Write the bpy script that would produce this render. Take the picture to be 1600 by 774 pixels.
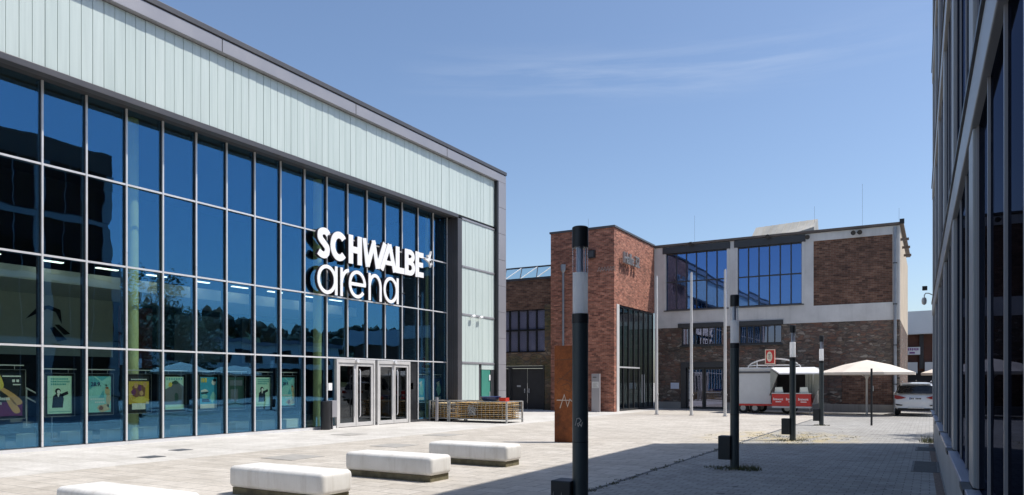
import bpy, bmesh, math, random
from mathutils import Vector, Matrix
R = math.radians
random.seed(7)
SC = bpy.context.scene
for _o in list(bpy.data.objects):
    bpy.data.objects.remove(_o, do_unlink=True)
COL = SC.collection

# ------------------------------------------------------------------ camera, sky, sun, exposure
cam_d = bpy.data.cameras.new('camera')
cam = bpy.data.objects.new('camera', cam_d)
COL.objects.link(cam)
cam.location = (0, 0, 1.65)
cam.rotation_euler = (R(90), 0, R(30))
cam_d.sensor_width = 36
cam_d.lens = 36 * 1130 / 1600
cam_d.shift_y = 210 / 1600
cam_d.clip_start = 0.05
cam_d.clip_end = 3000
SC.camera = cam

SUN_EL = R(61)
SUN_AZ = R(60)          # from +Y towards +X
SUN = Vector((math.cos(SUN_EL) * math.sin(SUN_AZ), math.cos(SUN_EL) * math.cos(SUN_AZ), math.sin(SUN_EL)))
world = bpy.data.worlds.new('World')
SC.world = world
world.use_nodes = True
wn = world.node_tree
wn.nodes.clear()
w_out = wn.nodes.new('ShaderNodeOutputWorld')
w_bg = wn.nodes.new('ShaderNodeBackground')
w_sky = wn.nodes.new('ShaderNodeTexSky')
w_sky.sky_type = 'NISHITA'
w_sky.sun_disc = False
w_sky.sun_elevation = SUN_EL
w_sky.sun_rotation = SUN_AZ
w_sky.altitude = 250
w_sky.air_density = 1.0
w_sky.dust_density = 1.5
w_sky.ozone_density = 3.4
# faint cirrus: long stretched noise, thickest in one band above the hall
w_tc = wn.nodes.new('ShaderNodeTexCoord')
def w_math(op, a_, b_=None, c_=None):
    n_ = wn.nodes.new('ShaderNodeMath')
    n_.operation = op
    for i_, v_ in ((0, a_), (1, b_), (2, c_)):
        if v_ is None:
            continue
        if isinstance(v_, (int, float)):
            n_.inputs[i_].default_value = v_
        else:
            wn.links.new(v_, n_.inputs[i_])
    return n_.outputs[0]
w_sep = wn.nodes.new('ShaderNodeSeparateXYZ')
wn.links.new(w_tc.outputs['Generated'], w_sep.inputs[0])
w_map = wn.nodes.new('ShaderNodeMapping')
w_map.inputs['Rotation'].default_value = (R(2), R(-3), R(-20))
w_map.inputs['Scale'].default_value = (2.2, 2.2, 30.0)
w_noise = wn.nodes.new('ShaderNodeTexNoise')
w_noise.inputs['Scale'].default_value = 1.7
w_noise.inputs['Detail'].default_value = 6
w_noise.inputs['Roughness'].default_value = 0.62
w_noise.inputs['Distortion'].default_value = 0.35
wn.links.new(w_tc.outputs['Generated'], w_map.inputs['Vector'])
wn.links.new(w_map.outputs[0], w_noise.inputs['Vector'])
w_band = w_math('SUBTRACT', 1.0, w_math('DIVIDE', w_math('ABSOLUTE', w_math('SUBTRACT', w_sep.outputs[2], .388)), .040))
w_band = w_math('MAXIMUM', w_band, 0.0)
w_dot = wn.nodes.new('ShaderNodeVectorMath')
w_dot.operation = 'DOT_PRODUCT'
w_dot.inputs[1].default_value = Vector((-.33, .955, .43)).normalized()
wn.links.new(w_tc.outputs['Generated'], w_dot.inputs[0])
w_az = w_math('MAXIMUM', w_math('DIVIDE', w_math('SUBTRACT', w_dot.outputs['Value'], .945), .055), 0.0)
w_thr = w_math('MAXIMUM', w_math('DIVIDE', w_math('SUBTRACT', w_noise.outputs[0], .40), .3), 0.0)
w_fac = w_math('MINIMUM', w_math('MULTIPLY', w_math('MULTIPLY', w_band, w_az), w_math('MULTIPLY', w_thr, .21)), .25)
w_mix = wn.nodes.new('ShaderNodeMixRGB')
w_mix.inputs[2].default_value = (5.6, 6.0, 6.6, 1)
wn.links.new(w_fac, w_mix.inputs[0])
wn.links.new(w_sky.outputs[0], w_mix.inputs[1])
wn.links.new(w_mix.outputs[0], w_bg.inputs['Color'])
w_bg.inputs['Strength'].default_value = 0.15
wn.links.new(w_bg.outputs[0], w_out.inputs[0])

sun_d = bpy.data.lights.new('sun', 'SUN')
sun_d.energy = 4.5
sun_d.angle = R(0.5)
sun_d.color = (1.0, 0.955, 0.89)
sun_o = bpy.data.objects.new('sun', sun_d)
COL.objects.link(sun_o)
sun_o.location = (20, 20, 60)
sun_o.rotation_euler = SUN.to_track_quat('Z', 'Y').to_euler()

vs = SC.view_settings
vs.view_transform = 'Standard'
vs.look = 'None'
vs.exposure = 0.11
vs.gamma = 1
vs.use_curve_mapping = False
SC.render.engine = 'CYCLES'
cy = SC.cycles
cy.use_denoising = True
cy.max_bounces = 10
cy.transparent_max_bounces = 24
cy.glossy_bounces = 6
cy.diffuse_bounces = 7
cy.sample_clamp_indirect = 6
cy.caustics_reflective = False
cy.caustics_refractive = False

# ------------------------------------------------------------------ node helpers and materials
def new_mat(name):
    m = bpy.data.materials.new(name)
    m.use_nodes = True
    nt = m.node_tree
    return m, nt, nt.nodes['Principled BSDF']

def N(nt, kind, **kw):
    n = nt.nodes.new(kind)
    for k, v in kw.items():
        if k in n.inputs:
            n.inputs[k].default_value = v
        else:
            setattr(n, k, v)
    return n

def ramp(nt, fac, stops):
    r = nt.nodes.new('ShaderNodeValToRGB')
    e = r.color_ramp.elements
    while len(e) < len(stops):
        e.new(0.5)
    for i, (p, c) in enumerate(stops):
        e[i].position = p
        e[i].color = (*c, 1) if len(c) == 3 else c
    nt.links.new(fac, r.inputs[0])
    return r.outputs[0]

def mixc(nt, fac, a, b, blend='MIX'):
    n = nt.nodes.new('ShaderNodeMixRGB')
    n.blend_type = blend
    for i, v in ((0, fac), (1, a), (2, b)):
        if hasattr(v, 'is_output') or hasattr(v, 'links'):
            nt.links.new(v, n.inputs[i])
        elif i == 0:
            n.inputs[0].default_value = v
        else:
            n.inputs[i].default_value = (*v, 1) if len(v) == 3 else v
    return n.outputs[0]

def math_n(nt, op, a, b=None, c=None):
    n = nt.nodes.new('ShaderNodeMath')
    n.operation = op
    for i, v in ((0, a), (1, b), (2, c)):
        if v is None:
            continue
        if hasattr(v, 'links'):
            nt.links.new(v, n.inputs[i])
        else:
            n.inputs[i].default_value = v
    return n.outputs[0]

def pos(nt):
    g = nt.nodes.new('ShaderNodeNewGeometry')
    return g.outputs['Position']

def noise(nt, vec, scale, detail=4, rough=.55, dist=0):
    n = N(nt, 'ShaderNodeTexNoise', Scale=scale, Detail=detail, Roughness=rough, Distortion=dist)
    nt.links.new(vec, n.inputs['Vector'])
    return n.outputs[0]

def bump(nt, bsdf, h, strength=.3, dist=.02):
    b = N(nt, 'ShaderNodeBump', Strength=strength, Distance=dist)
    nt.links.new(h, b.inputs['Height'])
    nt.links.new(b.outputs[0], bsdf.inputs['Normal'])

def obj_coord(nt):
    return nt.nodes.new('ShaderNodeTexCoord').outputs['Object']

def plain(name, col, rough=.5, metal=0, var=.12, scale=3.0, bmp=0, emit=None, coat=0):
    """paint / metal / plastic with a little uneven soiling"""
    m, nt, b = new_mat(name)
    n = noise(nt, obj_coord(nt), scale, 6, .6)
    d = tuple(c * (1 - var) for c in col)
    l = tuple(min(1, c * (1 + var)) for c in col)
    nt.links.new(ramp(nt, n, [(.3, d), (.7, l)]), b.inputs['Base Color'])
    r = ramp(nt, n, [(.3, (max(0, rough - .08),) * 3), (.7, (min(1, rough + .08),) * 3)])
    nt.links.new(r, b.inputs['Roughness'])
    b.inputs['Metallic'].default_value = metal
    if coat:
        b.inputs['Coat Weight'].default_value = coat
    if bmp:
        bump(nt, b, noise(nt, obj_coord(nt), scale * 9, 4), bmp, .01)
    return m

def glass(name, tint, refl, f0, rough=0.0, wave=.012, wscale=.9, power=4.0):
    m, nt, b = new_mat(name)
    nt.nodes.remove(b)
    out = nt.nodes['Material Output']
    tr = N(nt, 'ShaderNodeBsdfTransparent', Color=(*tint, 1))
    gl = N(nt, 'ShaderNodeBsdfGlossy', Color=(*refl, 1), Roughness=rough)
    lw = N(nt, 'ShaderNodeLayerWeight', Blend=.5)
    f = math_n(nt, 'POWER', lw.outputs['Facing'], power)
    f = math_n(nt, 'MULTIPLY_ADD', f, 1 - f0, f0)
    mx = nt.nodes.new('ShaderNodeMixShader')
    nt.links.new(f, mx.inputs[0])
    nt.links.new(tr.outputs[0], mx.inputs[1])
    nt.links.new(gl.outputs[0], mx.inputs[2])
    nt.links.new(mx.outputs[0], out.inputs[0])
    if wave:
        bp = N(nt, 'ShaderNodeBump', Strength=wave, Distance=.1)
        nt.links.new(noise(nt, pos(nt), wscale, 2, .4), bp.inputs['Height'])
        nt.links.new(bp.outputs[0], gl.inputs['Normal'])
    return m

def wall_uv(nt):
    """(x + y, z) for walls square to X or Y"""
    s = nt.nodes.new('ShaderNodeSeparateXYZ')
    nt.links.new(pos(nt), s.inputs[0])
    a = math_n(nt, 'ADD', s.outputs[0], s.outputs[1])
    c = nt.nodes.new('ShaderNodeCombineXYZ')
    nt.links.new(a, c.inputs[0])
    nt.links.new(s.outputs[2], c.inputs[1])
    return c.outputs[0]

def brick_mat(name, c1, c2, mortar, dark=(.05, .03, .025), bw=.25, rh=.077, stain=.5):
    m, nt, b = new_mat(name)
    uv = wall_uv(nt)
    t = N(nt, 'ShaderNodeTexBrick', Color1=(*c1, 1), Color2=(*c2, 1), Mortar=(*mortar, 1), Scale=1.0)
    t.inputs['Mortar Size'].default_value = .008
    t.inputs['Mortar Smooth'].default_value = .3
    t.inputs['Bias'].default_value = 0.0
    t.inputs['Brick Width'].default_value = bw
    t.inputs['Row Height'].default_value = rh
    nt.links.new(uv, t.inputs['Vector'])
    sp = nt.nodes.new('ShaderNodeSeparateXYZ')
    nt.links.new(uv, sp.inputs[0])
    row = math_n(nt, 'FLOOR', math_n(nt, 'DIVIDE', sp.outputs[1], rh))
    sh = math_n(nt, 'MULTIPLY', math_n(nt, 'MODULO', row, 2.0), .5)
    cell = math_n(nt, 'FLOOR', math_n(nt, 'ADD', math_n(nt, 'DIVIDE', sp.outputs[0], bw), sh))
    cv = nt.nodes.new('ShaderNodeCombineXYZ')
    nt.links.new(cell, cv.inputs[0])
    nt.links.new(row, cv.inputs[1])
    wn2 = nt.nodes.new('ShaderNodeTexWhiteNoise')
    wn2.noise_dimensions = '2D'
    nt.links.new(cv.outputs[0], wn2.inputs['Vector'])
    col = mixc(nt, .8, t.outputs[0], ramp(nt, wn2.outputs['Value'], [(0, (.38, .36, .38)), (.25, (.8, .78, .76)), (.8, (1.2, 1.15, 1.1)), (1, (1.5, 1.5, 1.45))]), 'MULTIPLY')
    big = noise(nt, pos(nt), .55, 7, .65)
    col = mixc(nt, ramp(nt, big, [(.42, (0, 0, 0)), (.72, (stain,) * 3)]), col, dark)
    fine = noise(nt, pos(nt), 9, 4, .7)
    col = mixc(nt, .45, col, ramp(nt, fine, [(.3, (.55, .55, .55)), (.7, (1.25, 1.2, 1.15))]), 'MULTIPLY')
    nt.links.new(col, b.inputs['Base Color'])
    b.inputs['Roughness'].default_value = .88
    h = mixc(nt, .5, t.outputs['Fac'], fine)
    inv = math_n(nt, 'SUBTRACT', 1.0, t.outputs['Fac'])
    bump(nt, b, math_n(nt, 'ADD', inv, math_n(nt, 'MULTIPLY', fine, .6)), .55, .012)
    return m

def stone_mat(name, stops, mortar=(.10, .09, .08), sx=2.2, sz=5.5, moss=0.0):
    m, nt, b = new_mat(name)
    uv = wall_uv(nt)
    wob = noise(nt, pos(nt), 2.2, 3)
    add = nt.nodes.new('ShaderNodeVectorMath')
    add.operation = 'MULTIPLY_ADD'
    nt.links.new(wob, add.inputs[0])
    add.inputs[1].default_value = (.12, .10, 0)
    nt.links.new(uv, add.inputs[2])
    mp = N(nt, 'ShaderNodeMapping', Scale=(sx, sz, 1))
    nt.links.new(add.outputs[0], mp.inputs[0])
    v = N(nt, 'ShaderNodeTexVoronoi', Scale=1.0, Randomness=.85)
    nt.links.new(mp.outputs[0], v.inputs['Vector'])
    e = N(nt, 'ShaderNodeTexVoronoi', Scale=1.0, Randomness=.85)
    e.feature = 'DISTANCE_TO_EDGE'
    nt.links.new(mp.outputs[0], e.inputs['Vector'])
    s = nt.nodes.new('ShaderNodeSeparateXYZ')
    nt.links.new(v.outputs['Color'], s.inputs[0])
    col = ramp(nt, s.outputs[0], stops)
    fine = noise(nt, pos(nt), 11, 5, .7)
    col = mixc(nt, .6, col, ramp(nt, fine, [(.28, (.45, .45, .45)), (.72, (1.4, 1.35, 1.3))]), 'MULTIPLY')
    zone = noise(nt, pos(nt), .33, 5, .6)
    col = mixc(nt, ramp(nt, zone, [(.40, (0, 0, 0)), (.52, (.5, .5, .5)), (.60, (0, 0, 0))]), col, (.22, .105, .075))
    edge = ramp(nt, e.outputs['Distance'], [(.02, (1, 1, 1)), (.10, (0, 0, 0))])
    col = mixc(nt, math_n(nt, 'MULTIPLY', edge, .8), col, mortar)
    big = noise(nt, pos(nt), .45, 6, .65)
    col = mixc(nt, ramp(nt, big, [(.45, (0, 0, 0)), (.75, (.7, .7, .7))]), col, (.035, .028, .025))
    if moss:
        big2 = noise(nt, pos(nt), .8, 6, .7)
        col = mixc(nt, ramp(nt, big2, [(.45, (0, 0, 0)), (.7, (moss,) * 3)]), col, (.09, .10, .035))
    nt.links.new(col, b.inputs['Base Color'])
    b.inputs['Roughness'].default_value = .92
    hh = ramp(nt, e.outputs['Distance'], [(.0, (0, 0, 0)), (.16, (1, 1, 1))])
    bump(nt, b, math_n(nt, 'ADD', hh, math_n(nt, 'MULTIPLY', fine, .7)), .8, .03)
    return m

def render_mat(name, col, streak=.3, rough=.85):
    """weathered plaster / concrete: blotches and rain streaks"""
    m, nt, b = new_mat(name)
    p = pos(nt)
    n1 = noise(nt, p, .8, 7, .62)
    mp = N(nt, 'ShaderNodeMapping', Scale=(3.5, 3.5, .22))
    nt.links.new(p, mp.inputs[0])
    n2 = noise(nt, mp.outputs[0], 1.5, 5, .6)
    c = ramp(nt, n1, [(.3, tuple(x * .82 for x in col)), (.7, tuple(min(1, x * 1.08) for x in col))])
    c = mixc(nt, ramp(nt, n2, [(.5, (0, 0, 0)), (.8, (streak,) * 3)]), c, tuple(x * .42 for x in col))
    nt.links.new(c, b.inputs['Base Color'])
    b.inputs['Roughness'].default_value = rough
    bump(nt, b, noise(nt, p, 30, 4, .7), .2, .01)
    return m

def ground_mat():
    m, nt, b = new_mat('plaza_paving')
    p = pos(nt)
    s = nt.nodes.new('ShaderNodeSeparateXYZ')
    nt.links.new(p, s.inputs[0])
    X, Y = s.outputs[0], s.outputs[1]
    def brick(bw, rh, c1, c2, mort, ms, rot=0):
        mp = N(nt, 'ShaderNodeMapping', Rotation=(0, 0, rot))
        nt.links.new(p, mp.inputs[0])
        t = N(nt, 'ShaderNodeTexBrick', Color1=(*c1, 1), Color2=(*c2, 1), Mortar=(*mort, 1), Scale=1.0)
        t.inputs['Mortar Size'].default_value = ms
        t.inputs['Mortar Smooth'].default_value = .4
        t.inputs['Brick Width'].default_value = bw
        t.inputs['Row Height'].default_value = rh
        nt.links.new(mp.outputs[0], t.inputs['Vector'])
        return t
    slab = brick(.6, .4, (.50, .46, .405), (.585, .545, .49), (.25, .23, .205), .010)
    sett = brick(.24, .16, (.345, .335, .315), (.44, .43, .405), (.20, .195, .19), .010)
    pale = brick(1.2, .8, (.585, .565, .53), (.65, .63, .60), (.45, .43, .41), .008)
    is_sett = math_n(nt, 'GREATER_THAN', X, -4.45)
    is_pale = math_n(nt, 'LESS_THAN', X, -13.85)
    col = mixc(nt, is_sett, slab.outputs[0], sett.outputs[0])
    col = mixc(nt, is_pale, col, pale.outputs[0])
    # soiling at three scales
    n1 = noise(nt, p, .23, 8, .62)
    n2 = noise(nt, p, 1.7, 7, .68)
    n3 = noise(nt, p, 14, 4, .7)
    col = mixc(nt, .85, col, ramp(nt, n1, [(.3, (.82, .81, .79)), (.68, (1.08, 1.08, 1.08))]), 'MULTIPLY')
    col = mixc(nt, .8, col, ramp(nt, n2, [(.28, (.78, .77, .75)), (.62, (1.06, 1.06, 1.06))]), 'MULTIPLY')
    col = mixc(nt, .5, col, ramp(nt, n3, [(.3, (.7, .7, .7)), (.7, (1.2, 1.2, 1.2))]), 'MULTIPLY')
    # dark grime trails along the benches
    mp = N(nt, 'ShaderNodeMapping', Scale=(.35, 2.4, 1))
    nt.links.new(p, mp.inputs[0])
    n4 = noise(nt, mp.outputs[0], 1.0, 6, .65)
    col = mixc(nt, ramp(nt, n4, [(.52, (0, 0, 0)), (.78, (.35, .35, .35))]), col, (.30, .275, .24))
    # chewing-gum spots and open joints on the setts
    v = N(nt, 'ShaderNodeTexVoronoi', Scale=1.9, Randomness=1.0)
    nt.links.new(p, v.inputs['Vector'])
    vs_ = nt.nodes.new('ShaderNodeSeparateXYZ')
    nt.links.new(v.outputs['Color'], vs_.inputs[0])
    spot = math_n(nt, 'LESS_THAN', v.outputs['Distance'], math_n(nt, 'MULTIPLY', vs_.outputs[0], .15))
    clus = ramp(nt, noise(nt, p, .5, 3), [(.42, (0, 0, 0)), (.55, (1, 1, 1))])
    spot = math_n(nt, 'MULTIPLY', math_n(nt, 'MULTIPLY', spot, is_sett), clus)
    col = mixc(nt, math_n(nt, 'MULTIPLY', spot, .8), col, (.06, .055, .05))
    # yellow moss and sand collecting round the lamp row
    dx = math_n(nt, 'DIVIDE', math_n(nt, 'ADD', X, 3.9), 2.6)
    dy = math_n(nt, 'DIVIDE', math_n(nt, 'SUBTRACT', Y, 22.7), 3.4)
    rr = math_n(nt, 'ADD', math_n(nt, 'MULTIPLY', dx, dx), math_n(nt, 'MULTIPLY', dy, dy))
    msk = math_n(nt, 'SUBTRACT', 1.0, rr)
    msk = math_n(nt, 'MAXIMUM', msk, 0.0)
    mp2 = N(nt, 'ShaderNodeMapping', Scale=(1.6, .5, 1))
    nt.links.new(p, mp2.inputs[0])
    nm = ramp(nt, noise(nt, mp2.outputs[0], 1.6, 7, .7), [(.42, (0, 0, 0)), (.62, (1, 1, 1))])
    msk = math_n(nt, 'MULTIPLY', msk, nm)
    col = mixc(nt, math_n(nt, 'MINIMUM', math_n(nt, 'MULTIPLY', msk, 1.0), .62), col, (.47, .37, .17))
    nt.links.new(col, b.inputs['Base Color'])
    b.inputs['Roughness'].default_value = .86
    hs = mixc(nt, is_sett, slab.outputs['Fac'], sett.outputs['Fac'])
    h = math_n(nt, 'SUBTRACT', math_n(nt, 'MULTIPLY', n3, .6), hs)
    bump(nt, b, h, .35, .01)
    return m

M = {}
M['ground'] = ground_mat()
M['brick'] = brick_mat('red_brick', (.32, .105, .065), (.46, .19, .125), (.34, .27, .23), stain=.4)
M['old_brick'] = brick_mat('old_brown_brick', (.145, .072, .048), (.22, .12, .08), (.22, .19, .165), bw=.29, rh=.098, stain=.6)
M['stone'] = stone_mat('rubble_stone', [(.0, (.08, .065, .055)), (.3, (.25, .20, .16)), (.5, (.14, .12, .105)), (.7, (.27, .15, .105)), (.85, (.19, .165, .145)), (1., (.44, .39, .33))], sx=3.1, sz=8.5)
M['ivy_stone'] = stone_mat('mossy_rubble', [(.0, (.13, .10, .06)), (.4, (.24, .19, .11)), (.7, (.16, .14, .09)), (1., (.36, .31, .22))], moss=.7)
M['concrete'] = render_mat('painted_concrete', (.66, .655, .64), .22)
M['plinth_conc'] = render_mat('grey_concrete_plinth', (.34, .32, .29), .5)
def bench_mat():
    m, nt, b = new_mat('white_cast_stone')
    p = pos(nt)
    c = ramp(nt, noise(nt, p, 1.6, 8, .65), [(.3, (.70, .68, .64)), (.62, (.83, .815, .785))])
    mp = N(nt, 'ShaderNodeMapping', Scale=(6, 6, .7))
    nt.links.new(p, mp.inputs[0])
    c = mixc(nt, ramp(nt, noise(nt, mp.outputs[0], 1.3, 6, .65), [(.50, (0, 0, 0)), (.78, (.42, .42, .42))]), c, (.40, .35, .28))
    c = mixc(nt, ramp(nt, noise(nt, p, 34, 3, .6), [(.66, (0, 0, 0)), (.74, (.5, .5, .5))]), c, (.42, .40, .36))
    nt.links.new(c, b.inputs['Base Color'])
    b.inputs['Roughness'].default_value = .62
    bump(nt, b, noise(nt, p, 45, 4, .7), .25, .004)
    return m
M['bench_white'] = bench_mat()
M['bench_foot'] = plain('mossy_concrete_foot', (.16, .14, .085), .9, var=.45, scale=6)
M['steel_dark'] = plain('anthracite_steel', (.045, .047, .052), .45, .2, .15)
M['steel_black'] = plain('black_steel', (.018, .019, .022), .45, .1, .2)
M['alu'] = plain('bright_aluminium', (.72, .72, .73), .34, .25, .06)
M['alu_dark'] = plain('dark_aluminium_side', (.075, .077, .085), .4, .3, .1)
M['door_alu'] = plain('brushed_door_aluminium', (.60, .585, .57), .4, .15, .08)
M['clad'] = plain('grey_metal_cladding', (.36, .35, .37), .42, .35, .06, .6)
M['clad_dark'] = plain('dark_metal_cladding', (.10, .098, .105), .45, .3, .08, .8)
M['soffit'] = plain('dark_soffit', (.05, .05, .053), .6, 0, .1)
M['lamp_pole'] = plain('lamp_paint', (.042, .055, .060), .42, .1, .18, 2.5)
M['white_letter'] = plain('white_letter_face', (.93, .93, .93), .4, 0, .02)
M['letter_side'] = plain('dark_letter_side', (.03, .018, .022), .5, 0, .1)
M['metal_letter'] = plain('grey_metal_letter', (.36, .36, .36), .4, .5, .1)
M['black'] = plain('matt_black', (.01, .01, .011), .7, 0, .1)
M['pole_white'] = plain('flagpole_white', (.62, .61, .60), .45, 0, .1, 2)
M['zinc'] = plain('zinc_downpipe', (.30, .32, .35), .45, .4, .15, 2)
M['tin_roof'] = plain('beige_sheet_roof', (.44, .42, .37), .55, .1, .18, 1.2)
M['roof_dark'] = plain('bitumen_roof', (.06, .06, .062), .9, 0, .2, 1)
M['verge'] = plain('brown_verge_board', (.13, .105, .09), .7, 0, .25, 2)
M['pale_trim'] = plain('pale_grey_trim', (.62, .62, .61), .6, 0, .06)
M['cream_wall'] = render_mat('cream_gable_render', (.60, .50, .38), .3)
M['int_white'] = plain('interior_white', (.80, .84, .78), .8, 0, .05)
M['int_floor'] = plain('interior_floor', (.22, .23, .25), .35, 0, .1)
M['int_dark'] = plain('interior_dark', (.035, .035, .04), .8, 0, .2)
M['int_col'] = plain('interior_column_green', (.66, .72, .40), .6, 0, .05)
M['int_blue'] = plain('interior_blue_wall', (.05, .13, .55), .7, 0, .1)
M['int_red'] = plain('interior_red_panel', (.20, .045, .04), .6, 0, .1)
M['pale_mint'] = plain('pale_mint_white', (.84, .88, .82), .6, 0, .04)
M['green_door'] = plain('sea_green_door', (.06, .26, .20), .35, 0, .06)
M['wood'] = plain('varnished_pine', (.58, .36, .13), .45, 0, .28, 5)
M['wood_pale'] = plain('pale_sawn_pine', (.66, .50, .28), .6, 0, .2, 5)
M['galv'] = plain('galvanised_wire', (.42, .42, .41), .45, .5, .15, 4)
M['blue_tub'] = plain('blue_plastic', (.015, .05, .22), .35, 0, .06)
M['red_plastic'] = plain('red_plastic', (.55, .04, .025), .4, 0, .06)
M['tarp'] = plain('grey_green_tarpaulin', (.36, .38, .35), .6, 0, .12, 3)
M['trailer'] = plain('white_trailer_panel', (.60, .62, .64), .4, 0, .05)
M['trailer_white'] = plain('white_trailer_hatch', (.80, .80, .80), .4, 0, .04)
M['red_paint'] = plain('red_counter_paint', (.60, .03, .025), .4, 0, .06)
M['cream'] = plain('cream_emblem', (.78, .68, .52), .5, 0, .05)
M['rubber'] = plain('black_rubber', (.02, .02, .021), .85, 0, .2)
M['car_white'] = plain('white_car_paint', (.74, .76, .79), .25, 0, .02, 1, coat=.6)
M['car_glass'] = plain('dark_car_glass', (.012, .014, .018), .06, 0, .1)
M['tail_red'] = plain('tail_light_red', (.28, .012, .015), .15, 0, .2, 12)
M['chrome'] = plain('satin_chrome', (.55, .55, .56), .2, .9, .05)
M['plate'] = plain('number_plate_white', (.72, .74, .78), .4, 0, .03)
M['canopy'] = plain('sand_canopy_cloth', (.74, .66, .57), .8, 0, .06, 2)
M['plinth'] = render_mat('pale_grey_plinth', (.50, .50, .50), .3, .6)
M['off_grey'] = plain('light_grey_cladding', (.37, .38, .39), .45, .1, .06, 1)
M['off_blue'] = plain('bluish_sill_metal', (.36, .38, .47), .35, .5, .06, 1)
M['off_dark'] = plain('dark_brown_cladding', (.055, .048, .046), .5, .1, .12, 1)
M['grate'] = plain('steel_grate', (.12, .125, .13), .6, .4, .25, 10)
M['manhole'] = plain('worn_cover_concrete', (.36, .345, .32), .85, 0, .15, 5)
M['gravel'] = plain('brown_gravel', (.20, .15, .12), .95, 0, .5, 18, .6)
M['leaf'] = plain('leaf_green', (.055, .095, .028), .6, 0, .4, 1.5)
M['leaf_dark'] = plain('conifer_green', (.025, .05, .022), .7, 0, .3, .2)
M['bark'] = plain('bark', (.09, .065, .045), .9, 0, .3, 5)
M['hill'] = plain('hill_meadow', (.06, .09, .03), .9, 0, .4, .03)
M['far_brown'] = plain('far_red_brown_cladding', (.12, .055, .04), .8, 0, .2, 1.5)
M['far_white'] = plain('far_white_fascia', (.72, .74, .74), .6, 0, .05, .5)
M['notice'] = plain('pale_blue_notice', (.62, .68, .82), .4, 0, .05)
M['paper'] = plain('white_paper', (.85, .85, .85), .6, 0, .03)
M['purple'] = plain('purple_print', (.22, .06, .26), .6, 0, .1)
M['weed'] = plain('weed_green', (.10, .105, .045), .8, 0, .4, 8)
M['grey_mark'] = plain('grey_marks', (.30, .28, .26), .7, 0, .1)
M['chalk'] = plain('white_spray_paint', (.62, .55, .48), .7, 0, .1)
M['graf_dark'] = plain('dark_spray_paint', (.10, .05, .03), .7, 0, .1)

def corten():
    m, nt, b = new_mat('corten_steel')
    p = pos(nt)
    n1 = noise(nt, p, 1.6, 8, .68)
    n2 = noise(nt, p, 22, 5, .7)
    c = ramp(nt, n1, [(.28, (.10, .032, .014)), (.5, (.25, .075, .022)), (.75, (.36, .12, .035))])
    c = mixc(nt, .6, c, ramp(nt, n2, [(.3, (.5, .5, .5)), (.7, (1.3, 1.25, 1.2))]), 'MULTIPLY')
    nt.links.new(c, b.inputs['Base Color'])
    b.inputs['Roughness'].default_value = .85
    bump(nt, b, n2, .3, .006)
    return m
M['corten'] = corten()

def frieze_mat():
    m, nt, b = new_mat('pale_green_channel_glass')
    s = nt.nodes.new('ShaderNodeSeparateXYZ')
    nt.links.new(pos(nt), s.inputs[0])
    k = math_n(nt, 'FLOOR', math_n(nt, 'DIVIDE', s.outputs[1], .2765))
    wn_ = nt.nodes.new('ShaderNodeTexWhiteNoise')
    wn_.noise_dimensions = '1D'
    nt.links.new(k, wn_.inputs['W'])
    c = ramp(nt, wn_.outputs['Value'], [(0, (.565, .645, .61)), (1, (.615, .69, .655))])
    mp = N(nt, 'ShaderNodeMapping', Scale=(2, 6, .25))
    nt.links.new(pos(nt), mp.inputs[0])
    c = mixc(nt, .5, c, ramp(nt, noise(nt, mp.outputs[0], 2, 5), [(.3, (.82, .84, .84)), (.7, (1.08, 1.08, 1.08))]), 'MULTIPLY')
    nt.links.new(c, b.inputs['Base Color'])
    b.inputs['Roughness'].default_value = .32
    b.inputs['Specular IOR Level'].default_value = .6
    return m
M['frieze'] = frieze_mat()
M['glass_arena'] = glass('blue_coated_glass', (.86, .94, .90), (.16, .47, .88), .188, wave=.035)
M['glass_hall'] = glass('hall_window_glass', (.6, .65, .68), (.26, .46, .95), .34, wave=.02)
M['glass_pale'] = glass('pale_window_glass', (.85, .86, .9), (.6, .62, .75), .10)
M['glass_dark'] = glass('dark_tinted_glass', (.25, .28, .28), (.55, .60, .66), .12)
M['glass_grey'] = glass('grey_window_glass', (.3, .32, .36), (.5, .52, .7), .30)
M['glass_office'] = glass('office_glass', (.10, .11, .13), (.085, .10, .15), .06, power=8.0)
M['glass_clear'] = glass('clear_lamp_glass', (.985, .99, .995), (.9, .95, 1), .05, wave=0)
M['glass_sky'] = glass('skylight_glass', (.72, .84, .84), (.7, .9, 1.0), .25, wave=0)
m_, nt_, b_ = new_mat('frosted_lamp_glass')
nt_.nodes.remove(b_)
d_ = N(nt_, 'ShaderNodeBsdfDiffuse', Color=(.98, .985, .99, 1))
t_ = N(nt_, 'ShaderNodeBsdfTranslucent', Color=(1.0, 1.0, 1.0, 1))
x_ = N(nt_, 'ShaderNodeMixShader', Fac=.55)
nt_.links.new(d_.outputs[0], x_.inputs[1])
nt_.links.new(t_.outputs[0], x_.inputs[2])
nt_.links.new(x_.outputs[0], nt_.nodes['Material Output'].inputs[0])
M['frost'] = m_

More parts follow.
